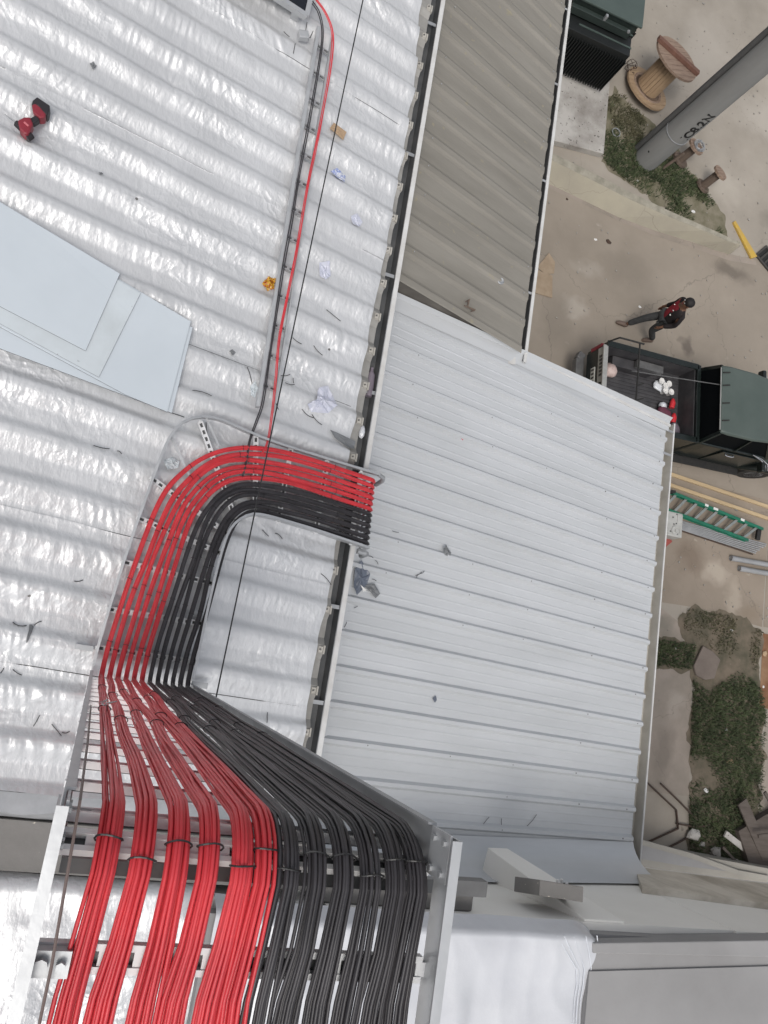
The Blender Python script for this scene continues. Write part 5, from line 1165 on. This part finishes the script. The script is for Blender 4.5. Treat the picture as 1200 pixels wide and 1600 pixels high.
# scrap boards
for i, (p, q, w, z, lab) in enumerate((((12.72, -1.35), (13.75, -2.75), 0.24, 0.22, 'old dark board leaning across the scrap pile'), ((13.15, -1.10), (14.3, -2.3), 0.07, 0.36, 'narrow old board on the outer side of the scrap pile'),
                                       ((13.0, -1.95), (14.4, -1.75), 0.06, 0.40, 'short batten lying across the scrap boards'), ((12.3, -2.25), (13.6, -3.1), 0.05, 0.22, 'thin lath at the near edge of the scrap pile'), ((12.4, -2.0), (12.95, -2.25), 0.12, 0.16, 'pale chipped block beside the scrap boards'))):
    b = MB(); b.bar((*p, z), (*q, z*0.6), w, 0.035); tag(b.build('scrap_board', 'pad' if i == 4 else 'scrap'), lab, 'board', 'scrap boards by the grass strip')
b = MB(); b.box((13.9, -2.2, 0.09), (1.8, 1.6, 0.16), rz=0.5); tag(b.build('pallet', 'scrap'), 'dark flat pallet under the scrap boards', 'pallet')

# ------------------------------------------------------------------ timber, ladder, conduit bundle, pipes
for p, q, lab in (((9.2, 5.10, 0.03), (14.6, 4.84, 0.03), 'pale yellow timber batten nearer the pickup'), ((9.2, 4.88, 0.03), (14.6, 4.56, 0.03), 'pale yellow timber batten nearer the green ladder')):
    b = MB(); b.bar(p, q, 0.075, 0.05); tag(b.build('timber_batten', 'wood', bevel=0.004), lab, 'timber batten', 'timber battens on the ground')
ld = thing('ladder', 'green fibreglass ladder lying on the ground beside the timber battens', 'ladder', (11.5, 4.45, 0))
A0, A1 = Vector((10.44, 4.60, 0.19)), Vector((12.86, 4.33, 0.19)); B0, B1 = Vector((10.22, 4.26, 0.10)), Vector((12.56, 4.03, 0.10))
for p, q in ((A0, A1), (B0, B1)):
    b = MB(); b.bar(p, q, 0.035, 0.095); b.bar(p+Vector((0, -0.02, 0.045)), q+Vector((0, -0.02, 0.045)), 0.05, 0.012); b.bar(p+Vector((0, -0.02, -0.045)), q+Vector((0, -0.02, -0.045)), 0.05, 0.012); b.build('side_rail', 'ladder', ld)
for i in range(9):
    q = 0.05+0.9*i/8; b = MB(); b.bar(A0.lerp(A1, q), B0.lerp(B1, q), 0.055, 0.03); b.build('rung', 'rung', ld)
for q, w in ((0.36, 0.09), (0.46, 0.12), (0.76, 0.10)):
    p = A0.lerp(A1, q); b = MB(); b.box((p.x, p.y, p.z+0.053), (w, 0.05, 0.004), rz=-0.11); b.build('rail_label', 'white_plastic', ld)
b = MB(); b.box((12.80, 4.20, 0.16), (0.10, 0.26, 0.06), rz=-0.11); b.build('top_cap', 'rubber', ld)
b = MB(); b.bar(A0+Vector((-0.05, 0, 0.0)), A0+Vector((0.05, 0, 0.03)), 0.06, 0.12); b.build('foot', 'rubber', ld)
for i in range(8):
    e = 0.05*r.random(); b = MB(); b.cyl((10.2+0.10*i, 4.10-0.030*i, 0.03), (13.15-0.05*i+e, 4.06-0.042*i, 0.03), 0.016, n=8)
    tag(b.build('conduit_length', 'pvc' if i != 7 else 'rebar', smooth=True), 'thin grey conduit length in the bundle beside the green ladder' if i != 7 else 'thin dark rod on the open side of the conduit bundle', 'conduit', 'thin conduits lying beside the ladder')
for (p, q, lab) in (((12.20, 3.56, 0.06), (15.6, 3.74, 0.06), 'thick grey plastic pipe nearer the conduits'), ((12.44, 3.38, 0.06), (15.6, 3.54, 0.06), 'thick grey plastic pipe starting further right')):
    t = thing('plastic_pipe', lab, 'pipe', p, group='thick grey pipes on the yard slab')
    b = MB(); p = Vector(p); q = Vector(q); b.tube([p, q], 0.055, 20, caps=False); b.tube([q, p], 0.048, 20, caps=False); b.build('pipe_wall', 'pvc', t, smooth=True)
    b = MB(); d = (q-p).normalized(); b.cyl(p+d*0.02, p+d*0.025, 0.048, n=16); b.build('pipe_bore', 'ink', t)  # black disc just inside the mouth, shade of the bore put into its colour
    b = MB(); b.tube([p+d*0.01, p+d*0.16], 0.0585, 20); b.build('pipe_collar', 'pvc', t, smooth=True)

# ------------------------------------------------------------------ pump machine on red stand beside the eaves
pm = thing('pump_machine', 'pale grey machine head on a red steel stand half hidden by the eaves', 'machine', (9.2, 3.4, 0))
b = MB(); b.box((9.11, 3.39, 1.84), (0.32, 0.44, 0.34), rz=rad(2)); b.build('head', 'machine', pm, bevel=0.015)
b = MB(); b.lathe((9.14, 3.28, 2.012), [(0.095, 0), (0.10, 0.012), (0.075, 0.012), (0.070, 0.004), (0.035, 0.004), (0.03, 0.02), (0.0, 0.02)], 24); b.build('round_cover', 'machine', pm, smooth=True)
b = MB(); b.box((9.20, 3.51, 2.014), (0.11, 0.15, 0.012)); b.build('cover_plate', 'machine', pm, bevel=0.004)
b = MB()
for dx, dy in ((-0.06, 0.12), (-0.03, 0.0), (0.02, 0.02), (-0.09, -0.14), (0.06, -0.17), (0.02, 0.19)): b.cyl((9.11+dx, 3.39+dy, 2.009), (9.11+dx, 3.39+dy, 2.018), 0.014, n=8)
b.build('cover_bolts', 'gutter_dark', pm)
b = MB(); b.box((9.16, 3.40, 1.05), (0.28, 0.36, 1.24)); b.build('column', 'machine', pm, bevel=0.01)
for sgn in (-1, 1):
    b = MB(); b.bar((9.15, 3.40+sgn*0.20, 1.62), (9.05, 3.40+sgn*0.72, 0.02), 0.12, 0.10); b.build('leg', 'redsteel', pm)
for p, q in (((9.00, 2.72, 1.25), (9.24, 3.20, 1.72)), ((8.86, 3.80, 1.50), (9.06, 3.58, 1.74))):
    b = MB(); b.bar(p, q, 0.13, 0.10); b.build('brace', 'redsteel', pm)
b = MB(); b.box((9.2, 3.4, 0.30), (0.6, 0.5, 0.08)); b.build('base_plate', 'redsteel', pm)

# ------------------------------------------------------------------ pickup
tk = thing('pickup_truck', 'dark green pickup truck with an open load bed and black bed liner', 'pickup truck', (7.76, 6.02, 0), rad(3.2))
def tb(name, m, fn, parent=tk, **kw):
    b = MB(); fn(b); return b.build(name, m, parent, local=True, **kw)
HW = 0.80
# bed
tb('bed_floor', 'bed', lambda b: ([b.box((1.20, 0, 0.72), (2.10, 1.56, 0.03))] + [b.box((1.20, -0.70+0.0737*i, 0.742), (2.0, 0.036, 0.018)) for i in range(20)]))
for s in (1, -1):
    tb('bed_side', 'truck', lambda b: (b.box((1.20, s*(HW-0.03), 0.92), (2.14, 0.06, 0.66)), b.box((1.20, s*(HW-0.045), 1.262), (2.16, 0.12, 0.03))), bevel=0.012)
    tb('bed_liner_side', 'bed', lambda b: (b.box((1.20, s*(HW-0.075), 0.97), (2.04, 0.02, 0.48)), b.box((0.95, s*(HW-0.20), 0.83), (0.95, 0.20, 0.22))), bevel=0.02)
    tb('fender', 'truck', lambda b: b.tube([(0.45, s*(HW-0.02), 0.50), (0.62, s*(HW+0.02), 0.80), (0.95, s*(HW+0.03), 0.92), (1.28, s*(HW+0.02), 0.80), (1.45, s*(HW-0.02), 0.50)], [0.05, 0.075, 0.08, 0.075, 0.05], 8), smooth=True)
tb('bed_front', 'truck', lambda b: (b.box((2.28, 0, 0.97), (0.06, 1.56, 0.58)), b.box((2.28, 0, 1.262), (0.09, 1.60, 0.03))), bevel=0.01)
tb('bed_liner_front', 'bed', lambda b: b.box((2.235, 0, 0.97), (0.02, 1.50, 0.46)))
tg = tb('tailgate', 'truck', lambda b: b.box((0.115, 0, 0.93), (0.06, 1.46, 0.60)), bevel=0.012)
tb('tailgate_trim', 'silver', lambda b: (b.box((0.10, 0, 1.235), (0.10, 1.44, 0.03)), b.box((0.078, 0, 1.13), (0.014, 1.40, 0.17))), tg)
tb('handle', 'rubber', lambda b: b.box((0.068, -0.10, 1.14), (0.02, 0.18, 0.07)), tg)
for i in range(6): tb('badge_letter', 'dark_mark', lambda b: (b.box((0.068, 0.52-0.075*i, 1.14), (0.008, 0.045, 0.085)), ), tg)
tb('sticker', 'plate_yellow', lambda b: b.box((0.079, -0.22, 0.92), (0.012, 0.30, 0.13)), tg)
tb('licence_plate', 'pale_mark', lambda b: b.box((0.079, 0.20, 0.88), (0.012, 0.34, 0.13)), tg)
for i in range(4): tb('plate_mark', 'dark_mark', lambda b: b.box((0.070, 0.32-0.08*i, 0.88), (0.010, 0.035, 0.08)), tg)
tb('rear_bumper', 'bumper', lambda b: (b.box((-0.02, 0, 0.50), (0.18, 1.30, 0.16)), b.box((0.01, 0.71, 0.50), (0.16, 0.16, 0.15), rz=-0.5), b.box((0.01, -0.71, 0.50), (0.16, 0.16, 0.15), rz=0.5)), bevel=0.02)
for s in (1, -1): tb('tail_light', 'drill_red', lambda b: b.box((0.12, s*0.765, 0.95), (0.08, 0.07, 0.36)), bevel=0.01)
# load rack hoop
tb('rack_hoop', 'rubber', lambda b: (b.tube([(0.16, 0.80, 1.27), (0.22, 0.80, 1.50), (0.62, 0.79, 1.52), (0.74, 0.78, 1.54)], 0.018, 8), b.tube([(0.66, 0.79, 1.52), (0.66, 0.2, 1.50), (0.64, -0.35, 1.50), (0.56, -0.50, 1.42), (0.40, -0.80, 1.28)], 0.016, 8), b.tube([(0.66, -0.05, 1.50), (0.80, 0.02, 1.50)], 0.014, 6), b.tube([(0.64, -0.35, 1.50), (0.80, -0.28, 1.50)], 0.014, 6)), smooth=True)
tb('lashing_bar', 'bumper', lambda b: b.tube([(0.66, 0.30, 1.30), (2.50, 0.30, 1.68)], 0.010, 6))
# cab
def loft(b, secs):
    n = len(secs[0]); V = []
    for s in secs: V += s
    F = [(i*n+k, i*n+(k+1) % n, (i+1)*n+(k+1) % n, (i+1)*n+k) for i in range(len(secs)-1) for k in range(n)]
    F += [tuple(range(n-1, -1, -1)), tuple((len(secs)-1)*n+k for k in range(n))]
    b.add(V, F)
def rect(x, hw, z0, z1): return [(x, -hw, z0), (x, hw, z0), (x, hw*0.97, z1), (x, -hw*0.97, z1)]
tb('cab_body', 'truck', lambda b: loft(b, [rect(2.36, 0.80, 0.40, 1.20), rect(2.6, 0.82, 0.38, 1.22), rect(4.0, 0.82, 0.38, 1.20), rect(4.15, 0.81, 0.40, 1.14)]), bevel=0.03)
tb('greenhouse', 'glass_dark', lambda b: b.add([(2.38, -0.76, 1.20), (2.38, 0.76, 1.20), (4.15, 0.76, 1.14), (4.15, -0.76, 1.14), (2.44, -0.66, 1.70), (2.44, 0.66, 1.70), (3.62, 0.64, 1.71), (3.62, -0.64, 1.71)],
   [(3, 2, 1, 0), (4, 7, 6, 5)[::-1], (0, 1, 5, 4), (1, 2, 6, 5), (2, 3, 7, 6), (3, 0, 4, 7)]))
tb('roof', 'truck_roof', lambda b: loft(b, [[(x, -h, 1.695), (x, h, 1.695), (x, h-0.04, 1.74+k), (x, -h+0.04, 1.74+k)] for x, h, k in ((2.42, 0.69, 0.0), (2.6, 0.71, 0.025), (3.2, 0.71, 0.03), (3.66, 0.67, 0.0))]), bevel=0.02, smooth=True, angle=50)
for yv in (0.52, 0.26, -0.10, -0.45): tb('roof_clip', 'rubber', lambda b: b.bar((2.43, yv, 1.755), (2.58, yv+0.03, 1.775), 0.022, 0.016))
tb('roof_edge', 'silver', lambda b: b.bar((2.405, 0.63, 1.725), (2.405, -0.63, 1.725), 0.02, 0.012))
for s in (1, -1):
    for pa_, pb_, w_, h_, u_ in (((2.39, s*0.75, 1.20), (2.45, s*0.665, 1.70), 0.07, 0.05, (1, 0, 0)), ((3.25, s*0.77, 1.20), (3.22, s*0.665, 1.71), 0.06, 0.035, (1, 0, 0)), ((4.15, s*0.76, 1.14), (3.64, s*0.65, 1.71), 0.06, 0.05, (0, 1, 0))):
        tb('cab_pillar', 'truck', lambda b: b.bar(pa_, pb_, w_, h_, u_))
    d = tb('door', 'truck', lambda b: b.box((3.55, s*0.825, 0.80), (1.05, 0.02, 0.72)), bevel=0.008)
    tb('handle', 'chrome', lambda b: b.tube([(3.15, s*0.845, 1.06), (3.20, s*0.862, 1.06), (3.32, s*0.862, 1.06), (3.37, s*0.845, 1.06)], 0.016, 8), d, smooth=True)
    mr = tb('mirror', 'truck', lambda b: b.box((3.98, s*0.98, 1.17), (0.10, 0.22, 0.16)), bevel=0.03)
    tb('mirror_arm', 'chrome', lambda b: (b.tube([(3.72, s*0.80, 1.24), (3.90, s*0.86, 1.24), (4.04, s*0.94, 1.22), (4.06, s*1.04, 1.18)], 0.013, 8), b.tube([(3.66, s*0.80, 1.27), (3.88, s*0.84, 1.27), (4.07, s*0.92, 1.25), (4.10, s*1.04, 1.21)], 0.009, 8)), mr, smooth=True)
    tb('running_board', 'rubber', lambda b: b.box((3.3, s*0.88, 0.34), (1.7, 0.16, 0.05)), bevel=0.01)
    tb('front_fender', 'truck', lambda b: b.tube([(4.05, s*0.80, 0.45), (4.22, s*0.85, 0.82), (4.58, s*0.86, 0.95), (4.94, s*0.85, 0.82), (5.10, s*0.80, 0.45)], [0.06, 0.11, 0.13, 0.11, 0.06], 10), smooth=True)
    tb('vent', 'chrome', lambda b: b.cyl((2.374, s*0.42, 1.02), (2.366, s*0.42, 1.02), 0.035, n=10))
tb('hood', 'truck_roof', lambda b: loft(b, [[(x, -h, 0.5), (x, h, 0.5), (x, h*0.94, z), (x, -h*0.94, z)] for x, h, z in ((4.12, 0.80, 1.14), (4.6, 0.80, 1.12), (5.2, 0.77, 1.02), (5.32, 0.74, 0.9))]), bevel=0.03)
tb('front_bumper', 'bumper', lambda b: b.box((5.38, 0, 0.52), (0.16, 1.62, 0.2)), bevel=0.03)
for x in (0.95, 4.58):
    for s in (1, -1):
        w = tb('wheel', 'rubber', lambda b: b.lathe((x, s*0.76, 0.35), [(0.20, -0.11), (0.33, -0.11), (0.355, -0.06), (0.355, 0.06), (0.33, 0.11), (0.20, 0.11)], 28, (0, 1, 0)), smooth=True)
        tb('rim', 'galv_dull', lambda b: b.lathe((x, s*0.76, 0.35), [(0.0, 0.06*s), (0.12, 0.07*s), (0.20, 0.11*s)], 20, (0, 1, 0)), w, smooth=True)
tb('underbody', 'rubber', lambda b: b.box((2.7, 0, 0.50), (4.9, 1.2, 0.22)))
# load in the bed: things of their own
def inbed(x, y, z=0.76):
    c, s = math.cos(tk.rotation_euler.z), math.sin(tk.rotation_euler.z); return Vector((tk.location.x + x*c - y*s, tk.location.y + x*s + y*c, z))
def load(name, m, label, cat, c, size, seed, **kw):
    b = MB(); b.blob((c.x, c.y, c.z+size[2]/2), size, 12, 8, kw.get('wob', 0.2), seed); return tag(b.build(name, m, smooth=True, angle=180), label, cat)
load('plastic_bag', 'pink_bag', 'round pale pink bag in the rear corner of the pickup bed', 'bag', inbed(0.45, 0.40), (0.30, 0.28, 0.26), 2)
load('plastic_bag', 'clear_film', 'crumpled clear wrapper beside the wheel arch in the pickup bed', 'bag', inbed(1.24, 0.56), (0.16, 0.10, 0.08), 3)
for i, (x, y) in enumerate(((1.70, 0.46), (1.88, 0.44), (1.80, 0.28), (1.94, 0.28), (1.80, 0.38))):
    c = inbed(x, y); b = MB(); b.lathe((c.x, c.y, 0.76), [(0.045, 0), (0.062, 0.12), (0.066, 0.125), (0.058, 0.122), (0.0, 0.11)], 14)
    tag(b.build('foam_cup', 'white_plastic', smooth=True), 'white foam cup in the small cluster in the pickup bed', 'cup', 'white cups in the pickup bed')
load('plastic_bag', 'clear_film', 'clear bag under the white cups in the pickup bed', 'bag', inbed(1.78, 0.40), (0.42, 0.30, 0.06), 9)
for i, (x, y, lab) in enumerate(((2.02, -0.02, 'round red bottle end up by the white cups'), (2.06, -0.32, 'red bottle lying beside the mauve bag'))):
    c = inbed(x, y); b = MB(); b.tube([(c.x, c.y, 0.80), (c.x+0.01, c.y+0.10, 0.81), (c.x+0.012, c.y+0.16, 0.81), (c.x+0.012, c.y+0.20, 0.81)], [0.055, 0.060, 0.045, 0.02], 12); tag(b.build('red_bottle', 'bottle_red', smooth=True), lab, 'bottle')
load('cloth_sack', 'maroon', 'crumpled maroon sack in the middle of the pickup bed', 'sack', inbed(1.80, -0.20), (0.34, 0.30, 0.16), 5)
load('plastic_bag', 'clear_film', 'small clear bag on the maroon sack', 'bag', inbed(1.78, -0.02), (0.16, 0.14, 0.14), 6)
load('plastic_bag', 'mauve', 'grey mauve bag at the front of the pickup bed', 'bag', inbed(2.06, -0.52), (0.26, 0.40, 0.16), 7)
c = inbed(1.15, 0.60)
b = MB(); b.box((c.x+0.13, c.y+0.02, 1.005), (0.62, 0.15, 0.10), rz=rad(2)); tag(b.build('tool_box', 'bumper', bevel=0.01), 'long grey tool box on the wheel arch of the pickup bed', 'tool box')

# ------------------------------------------------------------------ walking person
pr = thing('person', 'person in a dark red and black shirt walking past the pickup', 'person', (9.38, 7.93, 0))
PX, PY = 9.38, 7.93
def skin_mesh(name, nodes, edges, m, parent, sub=2, root=0):
    me = bpy.data.meshes.new(name); me.from_pydata([n[0] for n in nodes], edges, []); me.update()
    o = bpy.data.objects.new(name, me); COL.objects.link(o); o.parent = parent
    sk = o.modifiers.new('skin', 'SKIN'); sk.use_smooth_shade = True
    for i, n in enumerate(nodes):
        v = me.skin_vertices[0].data[i]; v.radius = n[1] if isinstance(n[1], tuple) else (n[1], n[1]); v.use_root = (i == root)
    ss = o.modifiers.new('sub', 'SUBSURF'); ss.levels = sub; ss.render_levels = sub
    dg = bpy.context.evaluated_depsgraph_get(); me2 = bpy.data.meshes.new_from_object(o.evaluated_get(dg))
    o.modifiers.clear(); o.data = me2; me2.materials.append(MT[m])
    me2.polygons.foreach_set('use_smooth', [True]*len(me2.polygons)); return o
# facing -x, right side is +y; leading leg reaches to -x, trailing leg pushes off
J = dict(pel=(0.02, 0, 0.92), sp=(0.0, 0, 1.12), ch=(-0.02, 0, 1.32), nk=(-0.04, 0, 1.47), hd=(-0.07, 0, 1.60), ht=(-0.07, 0, 1.68),
         rs=(-0.02, 0.19, 1.39), re=(0.06, 0.25, 1.12), rw=(-0.02, 0.27, 0.88), ls=(-0.02, -0.19, 1.39), le=(0.05, -0.25, 1.13), lw=(-0.10, -0.24, 0.92),
         rh=(0.01, 0.09, 0.90), rk=(-0.22, 0.09, 0.50), ra=(-0.37, 0.07, 0.10), rt=(-0.55, 0.07, 0.05),
         lh=(0.01, -0.09, 0.90), lk=(-0.02, -0.12, 0.50), la=(0.27, -0.12, 0.16), lt=(0.14, -0.12, 0.03))
names = ['pel', 'sp', 'ch', 'nk', 'hd', 'ht', 'rs', 're', 'rw', 'ls', 'le', 'lw', 'rh', 'rk', 'ra', 'lh', 'lk', 'la']
RD = dict(pel=(0.14, 0.11), sp=(0.13, 0.10), ch=(0.15, 0.11), nk=0.055, hd=0.095, ht=0.07, rs=0.065, re=0.045, rw=0.032, ls=0.065, le=0.045, lw=0.032, rh=0.085, rk=0.058, ra=0.040, lh=0.085, lk=0.058, la=0.040)
E = [('pel', 'sp'), ('sp', 'ch'), ('ch', 'nk'), ('nk', 'hd'), ('hd', 'ht'), ('ch', 'rs'), ('rs', 're'), ('re', 'rw'), ('ch', 'ls'), ('ls', 'le'), ('le', 'lw'), ('pel', 'rh'), ('rh', 'rk'), ('rk', 'ra'), ('pel', 'lh'), ('lh', 'lk'), ('lk', 'la')]
nd = [(J[k], RD[k]) for k in names]; ed = [(names.index(a), names.index(c)) for a, c in E]
# hands: palm plus four fingers and a thumb, part of the same body
for w, sg in (('rw', 1), ('lw', -1)):
    wx, wy, wz = J[w]; o = len(nd)
    nd.append(((wx-0.015, wy, wz-0.06), (0.036, 0.016))); ed.append((names.index(w), o))
    for f, dx in enumerate((-0.032, -0.011, 0.010, 0.030)):
        L = (0.062, 0.074, 0.070, 0.055)[f]; a = len(nd)
        nd.append(((wx-0.015+dx, wy, wz-0.105), 0.0095)); nd.append(((wx-0.022+dx, wy-0.012*sg, wz-0.105-L*0.5), 0.009)); nd.append(((wx-0.030+dx, wy-0.030*sg, wz-0.105-L*0.9), 0.008))
        ed += [(o, a), (a, a+1), (a+1, a+2)]
    a = len(nd); nd.append(((wx-0.052, wy-0.012*sg, wz-0.065), 0.0105)); nd.append(((wx-0.070, wy-0.022*sg, wz-0.105), 0.009)); ed += [(o, a), (a, a+1)]
body = skin_mesh('body', nd, ed, 'skin', pr, 2)
# face
b = MB(); b.cur = 0
hx, hz = -0.07, 1.615
b.blob((hx-0.098, 0, hz-0.005), (0.035, 0.030, 0.05), 8, 6, 0, 1); 
for s in (1, -1): b.blob((hx+0.005, s*0.092, hz), (0.05, 0.022, 0.065), 8, 6, 0, 1)
b.cur = 1
for s in (1, -1): b.blob((hx-0.086, s*0.034, hz+0.022), (0.018, 0.026, 0.014), 8, 6, 0, 1)
b.cur = 2; b.blob((hx-0.084, 0, hz-0.048), (0.018, 0.05, 0.014), 8, 6, 0, 1)
b.build('face', ['skin', 'white_plastic', 'drill_red'], pr, local=True, smooth=True)
b = MB(); b.blob((hx+0.016, 0, hz+0.045), (0.215, 0.205, 0.175), 16, 10, 0.03, 3); b.build('hair', 'hair', pr, local=True, smooth=True)
shn = ['pel', 'sp', 'ch', 'nk0', 'rs', 're0', 'ls', 'le0', 'rw0', 'lw0']
SJ = dict(J); SJ['nk0'] = (-0.035, 0, 1.44); SJ['pel'] = (0.02, 0, 0.86); SJ['re0'] = (0.06, 0.25, 1.12); SJ['le0'] = (0.05, -0.25, 1.13); SJ['rw0'] = (-0.015, 0.268, 0.91); SJ['lw0'] = (-0.09, -0.24, 0.95)
SR_ = dict(pel=(0.19, 0.15), sp=(0.18, 0.145), ch=(0.195, 0.15), nk0=0.075, rs=0.085, re0=0.062, ls=0.085, le0=0.062, rw0=0.048, lw0=0.048)
sh = skin_mesh('shirt', [(SJ[k], SR_[k]) for k in shn], [(0, 1), (1, 2), (2, 3), (2, 4), (4, 5), (2, 6), (6, 7), (5, 8), (7, 9)], 'shirt_black', pr, 2)
sh.data.materials.append(MT['shirt_red'])
for p in sh.data.polygons:
    c = p.center
    if -0.05 < c.y < 0.19 and c.z < 1.42: p.material_index = 1
b = MB()
for (y, z, s) in ((0.075, 1.33, 0.035), (-0.045, 1.30, 0.028), (-0.105, 1.22, 0.050)): b.blob((-0.148, y, z), (0.03, s*0.8, s*0.5), 6, 5, 0.2, 4)
b.build('shirt_emblem', 'pale_mark', pr, local=True)
tr_n = ['pel', 'rh', 'rk', 'ra2', 'lh', 'lk', 'la2']
TJ = dict(J); TJ['ra2'] = (-0.355, 0.072, 0.13); TJ['la2'] = (0.25, -0.12, 0.19)
TR = dict(pel=(0.155, 0.12), rh=0.105, rk=0.078, ra2=0.066, lh=0.105, lk=0.078, la2=0.066)
skin_mesh('trousers', [(TJ[k], TR[k]) for k in tr_n], [(0, 1), (1, 2), (2, 3), (0, 4), (4, 5), (5, 6)], 'jeans', pr, 2)
for a, t in (('ra', 'rt'), ('la', 'lt')):
    A = Vector(J[a]); T = Vector(J[t])
    b = MB(); h = A + (A-T).normalized()*0.05; h.z = min(h.z, A.z-0.02)
    b.tube([h + Vector((0, 0, -0.03)), A+Vector((0, 0, -0.035)), (A+T)/2+Vector((0, 0, -0.005)), T, T + (T-A).normalized()*0.04], [0.035, 0.055, 0.052, 0.045, 0.02], 10); b.build('shoe', 'shoe', pr, local=True, smooth=True)
